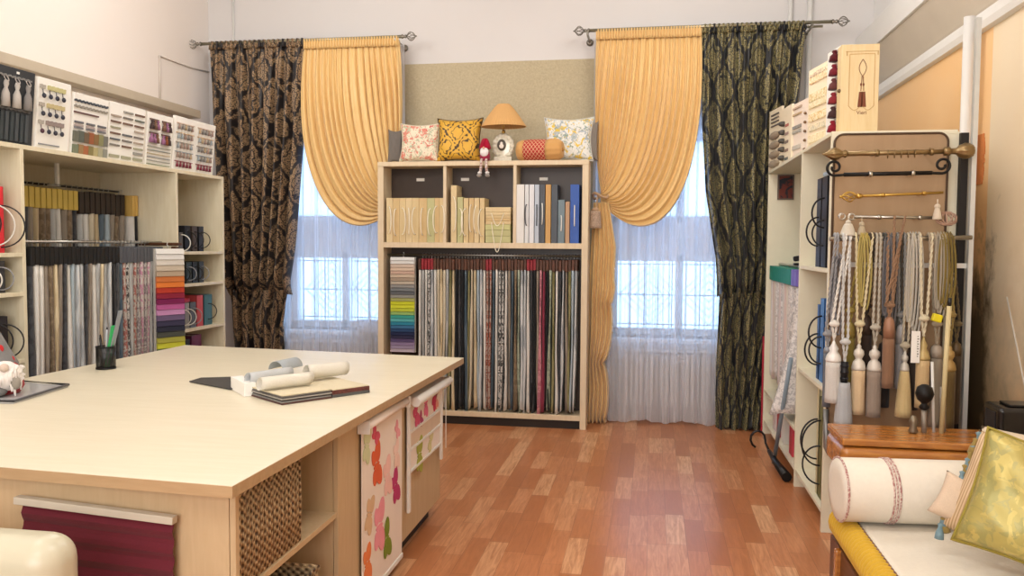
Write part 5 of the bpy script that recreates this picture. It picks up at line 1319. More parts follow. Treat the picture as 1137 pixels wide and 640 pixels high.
# rope hanks
def hank(cx, yt, yb_, w, col, label, Y=4.235, n=3):
    a = at(cx, yt, Y=4.26); b = at(cx, yb_, Y=Y)
    r = thing('cord_hank', label, 'cord', (b.x, Y, b.z), group='looped cords on the nickel rail')
    for k in range(n):
        bm = nb(); x_ = a.x+(k-(n-1)/2)*0.013; ww = w*0.0043*(0.6+0.2*k)
        pts = [(x_-0.006, 4.244, a.z-0.004), (x_, 4.258, a.z+0.018), (x_+0.006, 4.243, a.z-0.004)]
        m_ = 16
        loop = [(x_+0.006+ww/2*math.sin(PI*q_/m_)**0.7*1.0, Y+0.004*k, a.z+(b.z-a.z)*(q_/m_)*(0.9+0.05*k)) for q_ in range(1, m_+1)]
        loop2 = [(x_-0.006-ww/2*math.sin(PI*q_/m_)**0.7, Y+0.004*k, a.z+(b.z-a.z)*(q_/m_)*(0.9+0.05*k)) for q_ in range(m_, 0, -1)]
        tube(bm, pts+loop+loop2, 0.0055, 6, closed=True); link('cord_loop', bm, fabric(col), r)
hank(959, 263, 344, 8, 'ac9c5c', 'yellow gold cord loops, second group from the left of the rail')
hank(988, 263, 360, 5, '6c6a6c', 'dark grey cord loops beside the rust cords', n=4)
hank(1000, 263, 372, 5, '5e5c54', 'grey olive cord loops right of the rust cords', Y=4.28)
hank(1015, 262, 368, 7, 'b8b2a6', 'pale grey cord loops in the middle right of the rail', n=4)
hank(1044, 262, 352, 6, 'a39a8a', 'stone cord loops near the right end of the rail')
hank(1050, 262, 345, 8, '7c6a34', 'olive gold cord loops at the right end of the rail', n=4)
hank(932, 285, 372, 6, '8b8b90', 'slate cord loops at the left edge of the tan board', Y=4.30, n=3)
# rust cords reaching the nickel rod above
r = thing('cord_hank', 'rust orange cords crossing from the upper nickel rod', 'cord', (Xr(1000, 240), 4.20, Zr(1000, 340)))
bm = nb(); a = at(992, 240, Y=4.27); b = at(1004, 240, Y=4.27); c = at(986, 338, Y=4.19)
rope(bm, (a.x, 4.25, a.z), (c.x+0.02, 4.19, c.z), 0.006); rope(bm, (b.x, 4.25, b.z), (c.x-0.01, 4.185, c.z), 0.006); link('cord', bm, fabric('94745a'), r)
# tags, clip, sticks
a = at(1011, 403, Y=4.19); b = at(1022, 368, Y=4.19)
bm = nb(); M = Matrix.Rotation(R_(-4), 4, 'Y'); box(bm, a.x, b.x, 4.188, 4.191, a.z, b.z)
r = thing('paper_tag', 'white paper tag with small dark numbers among the tassels', 'tag', ((a.x+b.x)/2, 4.19, a.z)); link('card', bm, white_card, r)
bm = nb()
for k in range(9): box(bm, b.x-0.013, b.x-0.009+0.003*(k % 2), 4.186, 4.188, a.z+0.03+0.012*k, a.z+0.034+0.012*k)
link('printed_marks', bm, black_plastic, r)
c = at(1040, 354, Y=4.18)
bm = nb(); box(bm, c.x-0.022, c.x+0.022, 4.165, 4.195, c.z-0.016, c.z+0.022, Matrix.Translation(c) @ Matrix.Rotation(R_(15), 4, 'Y') @ Matrix.Translation(-c)); single('yellow_clip', bm, plain('e0d020', 0.4), 'bright yellow clip on the cream cords at the right', 'clip', bevel=0.006)
def stick(p0, p1, Y, r_, m, label, name='wooden_stick', topper=None):
    a = at(*p0, Y=Y); b = at(*p1, Y=Y)
    r = thing(name, label, 'rod', b)
    bm = nb(); tube(bm, [a, (b.x, b.y, b.z)], r_, 10); link('shaft', bm, m, r)
    if topper == 'ball':
        bm = nb(); T_ = Matrix.Translation(a); lathe(bm, [(0.014, 0.0), (0.022, 0.01), (0.012, 0.025), (0.014, 0.03), (0.030, 0.045), (0.038, 0.07), (0.030, 0.098), (0.012, 0.11), (0, 0.112)], T_, 24, flute=12, famp=0.03); link('finial', bm, black_iron, r)
    if topper == 'cap':
        bm = nb(); tube(bm, [a, a+Vector((0.003, 0, 0.035))], r_*0.8, 8); link('tip', bm, black_plastic, r)
    return r
# ================================================================== SOFA CORNER
# wooden headboard box behind the bolster
W_Y = 3.62
hw = wood('8f4e1e', 'c8873e', 4, 0.25, 'X', 3.0, 0.6, 0.4)
xA = at(936, 500, Y=W_Y).x; zT = at(960, 488, Y=W_Y).z; zB_ = 0.06
r = thing('daybed', 'daybed with polished wood end, yellow ribbed base and white seat', 'daybed', (1.3, 2.6, 0))
bm = nb(); box(bm, xA+0.03, 1.70, W_Y+0.02, W_Y+0.26, 0.0, zT-0.14); link('end_cabinet', bm, hw, r, bevel=0.004)
bm = nb(); box(bm, xA-0.01, 1.72, W_Y-0.02, W_Y+0.30, zT-0.155, zT-0.035); link('cornice', bm, hw, r, bevel=0.03, seg=4)
bm = nb(); box(bm, xA-0.005, 1.72, W_Y-0.01, W_Y+0.30, zT-0.03, zT); link('end_top', bm, hw, r, bevel=0.006)
SX = at(965, 588, Z=0.42).x; ZS = 0.42
xf = SX-0.085
yel = fabric('d6ac38')
bm = nb()
def rib(u, v):
    y = 1.2+(3.55-1.2)*u; a_ = 2*PI*v; rr = 0.047*(1+0.28*abs(math.sin(PI*u*78)))
    return Vector((xf+0.045-rr*math.cos(a_)*0.9, y, 0.355+rr*1.1*math.sin(a_)))
grid(bm, rib, 600, 14); link('ribbed_roll', bm, yel, r)
bm = nb(); box(bm, xf+0.03, 1.73, 1.2, 3.60, 0.28, 0.36); link('seat_base', bm, yel, r, bevel=0.01)
bm = nb(); box(bm, xf+0.015, 1.72, 1.2, 3.60, 0.02, 0.28)
link('wooden_frame', bm, wood('4a2a16', '6a3e20', 4, 0.35, 'Y'), r, bevel=0.004)
for y in (3.40, 3.05):
    bm = nb(); box(bm, xf-0.005, xf+0.02, y, y+0.04, 0.02, 0.28); link('carved_post', bm, hw, r, bevel=0.006)
for y in (1.3, 3.5):
    for x in (xf+0.05, 1.66):
        bm = nb(); lathe(bm, [(0.02, 0), (0.03, 0.01), (0.025, 0.025)], Matrix.Translation((x, y, 0)), 12); link('foot', bm, hw, r)
linen = plain('e4dccd', 0.85, var=0.05, nscale=60, bump=0.3, bscale=260)
bm = nb(); box(bm, SX-0.02, 1.73, 1.2, 3.58, 0.362, ZS-0.005)
link('seat_cushion', bm, linen, r, bevel=0.025, seg=4)
bm = nb(); tube(bm, [(SX-0.020, 1.22, ZS-0.013), (SX-0.020, 3.56, ZS-0.013)], 0.007, 8); tube(bm, [(SX-0.02, 3.56, ZS-0.013), (1.6, 3.58, ZS-0.013)], 0.006, 8); link('maroon_piping', bm, fabric('6e2a2c'), r)
# bolster
bc = at(931, 551, Y=3.33); rB = 0.124; zc = ZS+rB+0.0
a = at(931, 551, Y=3.33)
r = thing('bolster', 'cream cylindrical bolster with red braid lying against the wooden end', 'bolster', (1.05, 3.40, ZS))
Mb = align((bc.x, 3.36, zc), (1.66, 3.44, zc)); Lb = 1.66-bc.x
bm = nb(); lathe(bm, [(0, 0.0), (rB*0.6, -0.004), (rB*0.93, 0.0), (rB, 0.012), (rB*1.0, Lb-0.012), (rB*0.93, Lb), (0, Lb)], Mb, 48); link('bolster_body', bm, linen, r)
braid = fabric('b07874', 'd8c4b8', 120, 0.5)
def circ(bm, M, z, r_, th, n=60, wob=0.0):
    tube(bm, [M @ Vector((r_*math.cos(2*PI*k/n), r_*math.sin(2*PI*k/n), z+wob*math.sin(k*PI))) for k in range(n)], th, 6, closed=True)
bm = nb(); circ(bm, Mb, 0.008, rB, 0.0045); link('end_braid', bm, braid, r)
bm = nb()
for k in range(3): circ(bm, Mb, 0.175+0.012*k, rB+0.001, 0.0038)
link('band_braid', bm, braid, r)
# cushions
def cushion(name, centre, w, h, d, normal, upv, mat_, label, piping=None, pinch=0.14, extra=None):
    c = Vector(centre); nrm = Vector(normal).normalized(); u_ = Vector(upv); x = u_.cross(nrm).normalized()*1.0; z = nrm.cross(x).normalized()
    # local -Y faces the viewer = nrm
    M = Matrix(((x.x, -nrm.x, z.x, c.x), (x.y, -nrm.y, z.y, c.y), (x.z, -nrm.z, z.z, c.z), (0, 0, 0, 1))) @ Matrix.Translation((0, 0, -h/2))
    zmin = min((M @ Vector((sx*w/2, 0, zz_))).z for sx in (-1, 1) for zz_ in (0, h))
    r = thing(name, label, 'cushion', (c.x, c.y, max(zmin, ZS)))
    bm = nb(); pillow_mesh(bm, w, h, d, M, 30, pinch); cb_ = link('cushion_body', bm, mat_, r)
    if piping:
        bm = nb(); pts = []
        for k in range(80):
            tt = k/80*4; s_ = int(tt); q_ = (tt-s_)*2-1
            xx_, yy_ = [(q_, -1), (1, q_), (-q_, 1), (-1, -q_)][s_]
            px_ = xx_*(1-pinch*(1-abs(yy_)**2)*0.5*abs(xx_)**3); py_ = yy_*(1-pinch*(1-abs(xx_)**2)*0.5*abs(yy_)**3)
            pts.append(M @ Vector((px_*w/2, 0, (py_*0.5+0.5)*h)))
        tube(bm, pts, 0.006, 6, closed=True); link('piping', bm, piping, cb_)
    return r, M
gold_m = floral('gold_brocade', 'b0a25c', '9c965a', 'c0b066', 'a49c62', 11)
gold_m.node_tree.nodes['Principled BSDF'].inputs['Roughness'].default_value = 0.4; gold_m.node_tree.nodes['Principled BSDF'].inputs['Metallic'].default_value = 0.25
strp = NT('striped_taffeta'); v = strp.coord('UV'); s = strp.n('ShaderNodeSeparateXYZ'); strp.l(v, s.inputs[0])
f = strp.math('SINE', strp.math('MULTIPLY', s.outputs['X'], 620)); f = strp.math('ADD', strp.math('MULTIPLY', f, 0.5), 0.5)
strp.l(strp.ramp(f, [(0.1, 'b08f68'), (0.5, 'cdb08a'), (0.9, 'd8bf9c')]), strp.b.inputs['Base Color']); strp.b.inputs['Roughness'].default_value = 0.5
cushion('brocade_cushion', at(1150, 562, Y=2.75), 0.37, 0.38, 0.15, (-0.30, -0.9, 0.3), (0.26, 0, 1), gold_m, 'green gold brocade cushion in front on the daybed', fabric('9a8a3c'))
r, M = cushion('striped_cushion', at(1127, 556, Y=2.98), 0.36, 0.37, 0.14, (-0.5, -0.8, 0.3), (0.30, 0, 1), strp.m, 'striped beige cushion with blue tassel fringe behind the brocade one')
for k in range(15):
    p_ = M @ Vector((-0.175, -0.01, 0.005+0.025*k))
    bm = nb(); T_ = Matrix.Translation(p_) @ Matrix.Rotation(R_(random.uniform(-15, 15)), 4, 'Y'); lathe(bm, [(0, 0.006), (0.010, 0.002), (0.007, -0.008), (0.014, -0.030), (0.016, -0.05), (0, -0.05)], T_, 10); link('fringe_tassel', bm, fabric(['7e9aa4', 'a08a50'][k % 2]), r)
cushion('plain_cushion', at(1158, 545, Y=3.16), 0.42, 0.40, 0.13, (-0.5, -0.8, 0.2), (0.0, 0, 1), fabric('dccbb0'), 'plain cream cushion tucked behind the two patterned ones')
# pink-beige flat pad under the fringe
cushion('small_cushion', at(1090, 569, Y=3.02), 0.30, 0.16, 0.08, (-0.3, -0.85, 0.35), (0.40, 0, 1), fabric('e0c8ae'), 'pale peach little cushion peeping out left of the fringe')

# items on the wooden end
zWT = zT+0.001
q = at(1100, 470, Y=3.75)
r = thing('black_case', 'black glossy case standing on the wooden end at the right', 'case', (1.6, 3.75, zWT))
a = at(1101, 460, Y=3.74); 
bm = nb(); box(bm, a.x, a.x+0.24, 3.66, 3.84, zWT, zWT+0.145); link('body', bm, plain('0f0f11', 0.2, spec=0.6), r, bevel=0.02, seg=4)
bm = nb(); box(bm, a.x+0.05, a.x+0.21, 3.69, 3.80, zWT+0.145, zWT+0.155); link('lid', bm, plain('161618', 0.25), r, bevel=0.004)
bm = nb(); box(bm, a.x-0.003, a.x+0.002, 3.70, 3.80, zWT+0.03, zWT+0.12); link('grille', bm, plain('25262a', 0.4), r)
YS = 3.80
stick((1026, 455), (1026, 486), YS, 0.011, plain('8a8074', 0.4, 0.4), 'short rod with black ball finial standing on the wooden end', 'finial_rod', 'ball')
stick((1054, 340), (1045, 485), YS, 0.010, plain('c6b68a', 0.5), 'long pale stick with a dark tip leaning among the tassels', 'wooden_stick', 'cap')
stick((1035, 402), (1037, 486), YS+0.02, 0.006, plain('d4d2cc', 0.4), 'slim white rod standing left of the pale stick', 'white_rod')
stick((1047, 430), (1047, 486), YS+0.04, 0.012, plain('a0988c', 0.5), 'short grey rod standing behind the pale stick', 'grey_rod')
q = at(1014, 478, Y=3.78); 
bm = nb(); lathe(bm, [(0.016, 0), (0.02, 0.01), (0.012, 0.03), (0.018, 0.05), (0.010, 0.075), (0, 0.08)], Matrix.Translation((q.x, 3.78, zWT)), 18); single('small_finial', bm, plain('7e7260', 0.3, 0.6), 'small bronze finial sample standing on the wooden end', 'finial')
# grey cane hooked over the unit's end panel
qa = at(918, 460, Y=4.36); qb = at(918, 500, Y=4.36)
bm = nb(); tube(bm, [(qa.x, 4.38, qa.z+0.02), (qb.x, 4.38, qb.z+0.01), (qb.x+0.015, 4.38, qb.z-0.02), (qb.x+0.05, 4.38, qb.z-0.035), (qb.x+0.14, 4.38, qb.z-0.035)], 0.014, 10)
single('bent_tube', bm, plain('8a8a88', 0.35, 0.6), 'bent grey metal tube below the tassels on the unit end', 'tube')

# painted bits of the mural that stand out: terracotta column, pale lines
q0 = at(1088, 175, X=XR-0.004)
bm = nb()
def cup(yc, z, w, h): box(bm, XR-0.006, XR-0.001, yc-w/2, yc+w/2, z, z+h)
z_a, z_b = at(1088, 205, X=XR).z, at(1088, 150, X=XR).z
yc = q0.y
for k in range(12):
    tt = k/11; cup(yc, z_a+(z_b-z_a)*k/12, 0.12*(0.45+0.6*math.sin(PI*(0.12+0.7*tt)))*(1 if k not in (4, 6) else 0.8), (z_b-z_a)/12)
struct('trim_6', bm, plain('cf7f45', 0.6, var=0.15)) 
a = at(1118, 330, X=XR-0.003); b = at(1137, 425, X=XR-0.003)
bm = nb(); tube(bm, [a, b, b+(b-a)*0.5], 0.004, 5); struct('trim_7', bm, plain('cfc8bc', 0.5))

# ================================================================== WORK TABLE
TT = 0.85
pr_near = at(258, 540, Z=TT); pr_far = at(515, 397.5, Z=TT); pl_far = at(208, 383.5, Z=TT)
pl_far = Vector((-2.90, pl_far.y, TT)); pl_near = Vector((-2.95, 2.12, TT))
fp = [(pr_near.x, pr_near.y), (pr_far.x, pr_far.y), (pl_far.x, pl_far.y), (pl_near.x, pl_near.y)]
r = thing('cutting_table', 'large cream topped cutting table in the foreground', 'table', (-2.0, 3.3, 0))
bm = nb(); quadprism(bm, fp, TT-0.034, TT-0.002); link('edge_band', bm, edge_mat, r)
bm = nb(); quadprism(bm, fp, TT-0.002, TT); link('tabletop', bm, top_mat, r)
FX = -1.14   # right face of the carcass
YN, YD, YE = 2.10, 2.86, 4.36
bx = lambda nm, *a, m=cabinet_mat, bevel=0.001: bx_(nm, *a, m=m, p=r, bevel=bevel)
zt_ = TT-0.0345
bx('front_panel', -2.90, FX-0.02, YN, YN+0.022, 0.09, zt_)
bx('front_stile', FX-0.018, FX, YN, YN+0.022, 0.09, zt_)
bx('divider', -2.0, FX-0.02, YD, YD+0.02, 0.09, zt_)
bx('side_panel', FX-0.018, FX, YD, YE, 0.09, zt_)
bx('rear_panel', -2.85, FX-0.02, YE-0.02, YE, 0.09, zt_)
bx('far_side_panel', -2.90, -2.88, YN+0.022, YE-0.02, 0.09, zt_)
bx('inner_back', -2.02, -2.0, YN+0.022, YE-0.02, 0.09, zt_)
bx('bottom_board', -2.0, FX, YN+0.022, YD, 0.09, 0.112)
bx('bay_shelf', -2.0, FX-0.005, YN+0.022, YD, 0.475, 0.495)
bm = nb(); box(bm, -2.75, FX-0.05, YN+0.06, YE-0.06, 0, 0.09); link('plinth', bm, plain('2e2018', 0.6), r)

# wicker baskets in the open bay
t = NT('wicker'); v = t.coord(); s = t.n('ShaderNodeSeparateXYZ'); t.l(v, s.inputs[0])
hx = t.math('ADD', s.outputs['X'], s.outputs['Y'])
wv = t.math('SINE', t.math('MULTIPLY', hx, 2*PI/0.034)); wz = t.math('SINE', t.math('MULTIPLY', s.outputs['Z'], 2*PI/0.026))
w_ = t.math('MULTIPLY', wv, wz); nn = t.noise(v, 70, 3)
ww = t.math('ADD', t.math('MULTIPLY', w_, 0.5), t.math('MULTIPLY', nn, 0.8))
t.l(t.ramp(ww, [(0.05, '6a5238'), (0.3, 'ab8c66'), (0.7, 'd2b68c')]), t.b.inputs['Base Color']); t.b.inputs['Roughness'].default_value = 0.6
t.bump(ww, 0.9, 0.01); wick = t.m
def basket(z0, h, y0, y1, label, x1=FX-0.012, x0=-1.75):
    r = thing('wicker_basket', label, 'basket', ((x0+x1)/2, (y0+y1)/2, z0))
    def wall(nm, *a):
        bm = nb(); box(bm, *a); 
        return bm
    bm = nb()
    for a in ((x0, x1, y0, y0+0.012, z0, z0+h), (x0, x1, y1-0.012, y1, z0, z0+h), (x0, x0+0.012, y0+0.012, y1-0.012, z0, z0+h), (x1-0.012, x1, y0+0.012, y1-0.012, z0, z0+h), (x0+0.012, x1-0.012, y0+0.012, y1-0.012, z0, z0+0.01)): box(bm, *a)
    link('woven_body', bm, wick, r, bevel=0.003)
    bm = nb(); tube(bm, [(x0, y0, z0+h), (x1, y0, z0+h), (x1, y1, z0+h), (x0, y1, z0+h)], 0.010, 8, closed=True); link('rim', bm, wick, r)
    bm = nb(); n = 30
    for k in range(n): # upright stakes over the front face
        y = y0+0.01+(y1-y0-0.02)*k/(n-1); tube(bm, [(x1+0.001, y, z0+0.006), (x1+0.004*(1 if k % 2 else -1)*0.5+0.002, y, z0+h*0.5), (x1+0.001, y, z0+h-0.004)], 0.0028, 4)
    link('stakes', bm, wick, r)
basket(0.496, 0.285, 2.135, 2.56, 'upper wicker basket in the open bay of the table')
basket(0.113, 0.235, 2.16, 2.70, 'lower wicker basket under the upper one, holding a grey bundle')
bm = nb(); ball(bm, (-1.33, 2.42, 0.27), 0.12, (1, 1.2, 0.7), 20); ball(bm, (-1.28, 2.30, 0.30), 0.07, (1, 1.2, 0.8), 16)
single('fabric_bundle', bm, fabric('6e6660', '9a948c', 12, 0.5), 'crumpled grey fabric bundle in the lower wicker basket', 'fabric')

# roller blind with butterflies on the closed side
bfly_cloth = plain('ecdfd2', 0.8, var=0.03)
X0 = FX+0.012
r = thing('roller_blind', 'roller blind printed with coloured butterflies on the table side', 'roller blind', (X0, 3.15, 0.1))
ya, yb2 = at(400, 480, X=X0).y, at(446, 462, X=X0).y
zt1, zb1 = 0.775, 0.06
bm = nb(); tube(bm, [(X0+0.02, ya, zt1), (X0+0.02, yb2, zt1)], 0.020, 14); link('cassette_roll', bm, bfly_cloth, r)
bm = nb(); box(bm, X0, X0+0.004, ya+0.01, yb2-0.01, zb1, zt1)
fb_ = link('fabric', bm, bfly_cloth, r)
bm = nb(); box(bm, X0-0.003, X0+0.009, ya+0.005, yb2-0.005, zb1-0.02, zb1+0.004); link('bottom_bar', bm, white_plastic, r, bevel=0.003)
for y in (ya-0.008, yb2):
    bm = nb(); box(bm, X0-0.010, X0+0.042, y, y+0.008, zt1-0.03, zt1+0.024); link('end_bracket', bm, white_plastic, r, bevel=0.002)
def butterfly(y, z, s_, ang, col, xface, parent, fold=1.0):
    bm = nb(); dth = [0.0012]; M = Matrix.Translation((xface, y, z)) @ Matrix.Rotation(R_(90), 4, 'Z') @ Matrix.Rotation(R_(ang), 4, 'Y')
    def lobe(cx_, cz_, rx, rz, rot):
        pts = []
        for k in range(18):
            a_ = 2*PI*k/18; u_ = rx*math.cos(a_)*(1+0.25*math.cos(a_)); w_ = rz*math.sin(a_)
            ca, sa = math.cos(rot), math.sin(rot); pts.append(((cx_+u_*ca-w_*sa)*s_*fold, (cz_+u_*sa+w_*ca)*s_))
        f1 = [bm.verts.new(M @ Vector((p[0], 0, p[1]))) for p in pts]; f2 = [bm.verts.new(M @ Vector((p[0], -dth[0], p[1]))) for p in pts]; dth[0] += 0.0003
        bm.faces.new(f1); bm.faces.new(f2[::-1])
        for k in range(18): bm.faces.new((f1[k], f1[(k+1) % 18], f2[(k+1) % 18], f2[k]))
    for sg in (-1, 1):
        lobe(sg*0.33, 0.15, 0.34, 0.27, R_(24) if sg > 0 else R_(156)); lobe(sg*0.27, -0.17, 0.25, 0.20, R_(-22) if sg > 0 else R_(202))
    lobe(0, 0, 0.09, 0.26, 0)
    link('butterfly_print', bm, plain(col, 0.8, var=0.1), parent)
Fc = X0+0.0052
def bpos(px, py): q_ = at(px, py, X=Fc); return q_.y, q_.z
for px, py, s_, an, col in ((418, 517, 0.17, 80, 'd8623a'), (439, 541, 0.15, 70, 'b83a6c'), (410, 572, 0.14, 110, 'd6b48e'), (421, 585, 0.20, 90, 'ec9aa4'), (429, 600, 0.16, 75, '7c8c2c'), (403, 632, 0.14, 85, 'e8844c'), (405, 497, 0.13, 100, 'cfd2a4'), (430, 530, 0.16, 80, 'efc2b8'), (417, 484, 0.09, 40, 'd4586c'), (441, 478, 0.08, 60, 'e8a0a4'), (440, 505, 0.12, 80, 'f0cfc0')):
    y, z = bpos(px, py)
    if zb1+0.03 < z < zt1-0.02: butterfly(min(max(y, ya+s_*0.45), yb2-s_*0.45) if s_ < (yb2-ya) else y, z, s_*0.8, an, col, Fc, fb_)
# second sample: white frame with stacked blinds
r = thing('blind_sample_frame', 'white framed blind sample with floral panels at the far end of the table side', 'blind', (X0, 3.85, 0.3))
yc0, yc1 = at(452, 470, X=X0).y, at(489, 440, X=X0).y
bm = nb(); tube(bm, [(X0+0.045, yc0-0.01, 0.755), (X0+0.045, yc1+0.01, 0.755)], 0.024, 14); box(bm, X0, X0+0.045, yc0, yc1, 0.74, 0.775); link('headrail', bm, white_plastic, r, bevel=0.002)
zz0 = 0.22
bm = nb(); box(bm, X0, X0+0.014, yc0-0.008, yc0+0.020, zz0, 0.75); link('side_channel', bm, white_plastic, r, bevel=0.002)
bm = nb(); box(bm, X0, X0+0.014, yc1-0.020, yc1+0.004, zz0+0.1, 0.75); link('side_channel', bm, white_plastic, r, bevel=0.002)
bm = nb(); box(bm, X0, X0+0.003, yc0+0.02, yc1-0.02, 0.41, 0.74); fb_ = link('fabric', bm, bfly_cloth, r)
for z in (0.60, 0.515, 0.41):
    bm = nb(); box(bm, X0+0.002, X0+0.010, yc0+0.02, yc1-0.02, z-0.006, z+0.006); link('cross_bar', bm, white_plastic, r)
bm = nb(); box(bm, X0+0.003, X0+0.0045, yc0+0.02, yc1-0.02, 0.525, 0.592); link('beige_panel', bm, plain('d6bfa6', 0.8), r)
for k, (fy, z, s_, col) in enumerate(((0.2, 0.66, 0.10, 'd45a7c'), (0.5, 0.68, 0.09, 'e8789a'), (0.8, 0.69, 0.10, 'c83e5a'), (0.35, 0.625, 0.06, 'b04a70'), (0.3, 0.45, 0.13, 'a8aa4a'), (0.65, 0.47, 0.09, 'd8cf9a'), (0.85, 0.66, 0.07, 'e09a88'))):
    butterfly(yc0+0.02+(yc1-yc0-0.04)*fy, z, s_, 60+30*(k % 3), col, X0+0.0045, fb_)
bm = nb()
pts = [(X0+0.03, yc1+0.006+0.02*math.sin(PI*k/10)*0, 0.74-0.36*k/10) for k in range(11)]
tube(bm, pts, 0.0025, 5); link('pull_chain', bm, white_plastic, r)

# maroon pleated blind on the front
r = thing('pleated_blind', 'maroon pleated blind with a white headrail on the front of the table', 'pleated blind', (-1.6, YN-0.01, 0.2))
a = at(18, 555, Y=YN-0.03); b = at(194, 578, Y=YN-0.03)
bm = nb(); M = align(a, b); L = (b-a).length
box(bm, -0.011, 0.011, -0.012, 0.014, 0, L, rotmat(a, (b-a)) @ Matrix(((0, 0, 1, 0), (1, 0, 0, 0), (0, 1, 0, 0), (0, 0, 0, 1))) @ Matrix(((0, 1, 0, 0), (1, 0, 0, 0), (0, 0, 1, 0), (0, 0, 0, 1))))
link('headrail', bm, plain('c2b8a6', 0.4), r, bevel=0.002)
bm = nb()
def plt(u, v):
    x = a.x+0.02+(b.x-a.x-0.025)*u; ztp = a.z+(b.z-a.z)*u-0.01; k = v*11; tri = abs((k % 1)-0.5)*2
    return Vector((x, YN-0.030+0.013*(tri-0.5), ztp+(0.12-ztp)*v))
n = 48; Vv = [[bm.verts.new(plt(i/4, j/n)) for j in range(n+1)] for i in range(5)]
for i in range(4):
    for j in range(n): bm.faces.new((Vv[i][j], Vv[i+1][j], Vv[i+1][j+1], Vv[i][j+1]))
link('pleated_fabric', bm, fabric('66202c'), r, solid=0.002)
bm = nb(); box(bm, a.x+0.02, b.x-0.005, YN-0.045, YN-0.012, 0.10, 0.122); link('bottom_rail', bm, plain('d8cdb8', 0.4), r)

# cream leather armchair corner
r = thing('leather_armchair', 'cream leather armchair whose rounded back shows at the lower left', 'armchair', (-1.95, 1.55, 0))
leath = plain('c6c0a8', 0.32, var=0.06, nscale=6, bump=0.15, bscale=90, spec=0.5)
ye = 1.86
xr_ = at(78, 610, Y=ye-0.07).x; zt2 = at(40, 580, Y=ye).z
bm = nb(); box(bm, xr_-0.62, xr_, ye-0.15, ye, 0.30, zt2); link('backrest', bm, leath, r, bevel=0.068, seg=8)
bm = nb(); box(bm, xr_-0.60, xr_-0.02, ye-0.62, ye-0.16, 0.28, 0.45); link('seat', bm, leath, r, bevel=0.04, seg=5)
for x in (xr_-0.12, xr_-0.62):
    bm = nb(); box(bm, x, x+0.11, ye-0.62, ye-0.152, 0.29, 0.60); link('armrest', bm, leath, r, bevel=0.03, seg=5)
for x in (xr_-0.56, xr_-0.06):
    for y in (ye-0.56, ye-0.07):
        bm = nb(); tube(bm, [(x, y, 0.0), (x, y, 0.31)], 0.02, 10); link('leg', bm, plain('2a1c14', 0.4), r)

# open sample book on the table
Z0 = TT+0.0006
b1 = at(313, 450.5, Z=TT); b2 = at(411, 436.5, Z=TT); b0 = at(270, 441, Z=TT)
d = (b2-b1); d.z = 0; Lb = d.length; d.normalize(); nrm = Vector((-d.y, d.x, 0))
if (b0-b1).dot(nrm) < 0: nrm = -nrm
r = thing('sample_catalogue', 'open fabric catalogue with layered dark swatches on the table', 'book', b1)
D = 0.35
M = Matrix(((d.x, nrm.x, 0, b1.x), (d.y, nrm.y, 0, b1.y), (0, 0, 1, Z0), (0, 0, 0, 1)))
LL = Lb*0.55
lay = [('5a3a34', 0.006), ('8a8680', 0.006), ('4a4442', 0.007), ('a39c92', 0.005), ('55504c', 0.006), ('8f887e', 0.005)]
z = 0
for i, (c_, h) in enumerate(lay):
    o_ = 0.003*((i*7) % 3)
    bm = nb(); box(bm, o_, LL-o_, o_, D, z+0.0003, z+h, M); link('swatch_layer', bm, fabric(c_), r, bevel=0.001, seg=1); z += h
bm = nb(); box(bm, 0.004, LL-0.004, 0.004, D, z, z+0.004, M); link('page', bm, fabric('dccfae'), r)
bm = nb(); box(bm, LL+0.004, Lb, 0.003, D, 0.0003, 0.012, M); link('swatch_layer', bm, fabric('5a5856'), r)
bm = nb(); box(bm, LL+0.004, Lb, 0.005, D, 0.0125, 0.030, M); link('swatch_layer', bm, fabric('6a3c34', '55302a', 60, 0.5), r)
bm = nb(); box(bm, LL+0.006, Lb-0.004, 0.006, D, 0.0305, 0.034, M); link('page', bm, fabric('dccfae'), r)
# spine block, upright cover lying black on the left
s0 = at(257, 433, Z=TT); s1 = at(271, 441, Z=TT)
spx = M.inverted() @ Vector((s1.x, s1.y, TT)); 
bm = nb(); Ms = rotmat((s1.x, s1.y, Z0), (s0-s1))
box(bm, -0.002, (s0-s1).length+0.01, -0.05, 0.0, 0, 0.058, Ms); link('white_spine', bm, white_card, r, bevel=0.002)
k0 = at(210, 425, Z=TT); k1 = at(257, 434, Z=TT); k2 = at(262, 419, Z=TT)
bm = nb(); 
q = [Vector((k0.x, k0.y, Z0+0.002)), Vector((k1.x, k1.y, Z0+0.002)), Vector((k1.x+0.02, k1.y+0.16, Z0+0.035)), Vector((k0.x+0.03, k0.y+0.05, Z0+0.012))]
vs = [bm.verts.new(p) for p in q]; vs2 = [bm.verts.new(p+Vector((0, 0, 0.004))) for p in q]
bm.faces.new(vs[::-1]); bm.faces.new(vs2)
for k in range(4): bm.faces.new((vs[k], vs[(k+1) % 4], vs2[(k+1) % 4], vs2[k]))
link('dark_cover', bm, plain('3a3a3a', 0.35), r)
def paper_roll(a, b, r0, label, col='ded8ca', turns=1.6, base=0.048):
    a = Vector(a); b = Vector(b); r = thing('rolled_swatch', label, 'rolled swatch', (a+b)/2-Vector((0, 0, r0)), group='rolled swatches')
    M = align(a, b); L = (b-a).length; bm = nb()
    def f(u, v):
        an = 2*PI*turns*u; rr = r0*(1-0.28*u)
        return M @ Vector((rr*math.cos(an), rr*math.sin(an), L*v + 0.006*math.sin(an)))
    grid(bm, f, 60, 6); link('roll', bm, fabric(col), r, solid=0.0012)
    return r
zt3 = TT+0.041
def rp(px, py, h): return at(px, py, Z=TT+h)
paper_roll(rp(288, 427, 0.070), rp(345, 420, 0.070), 0.028, 'front cream rolled swatch on the open catalogue')
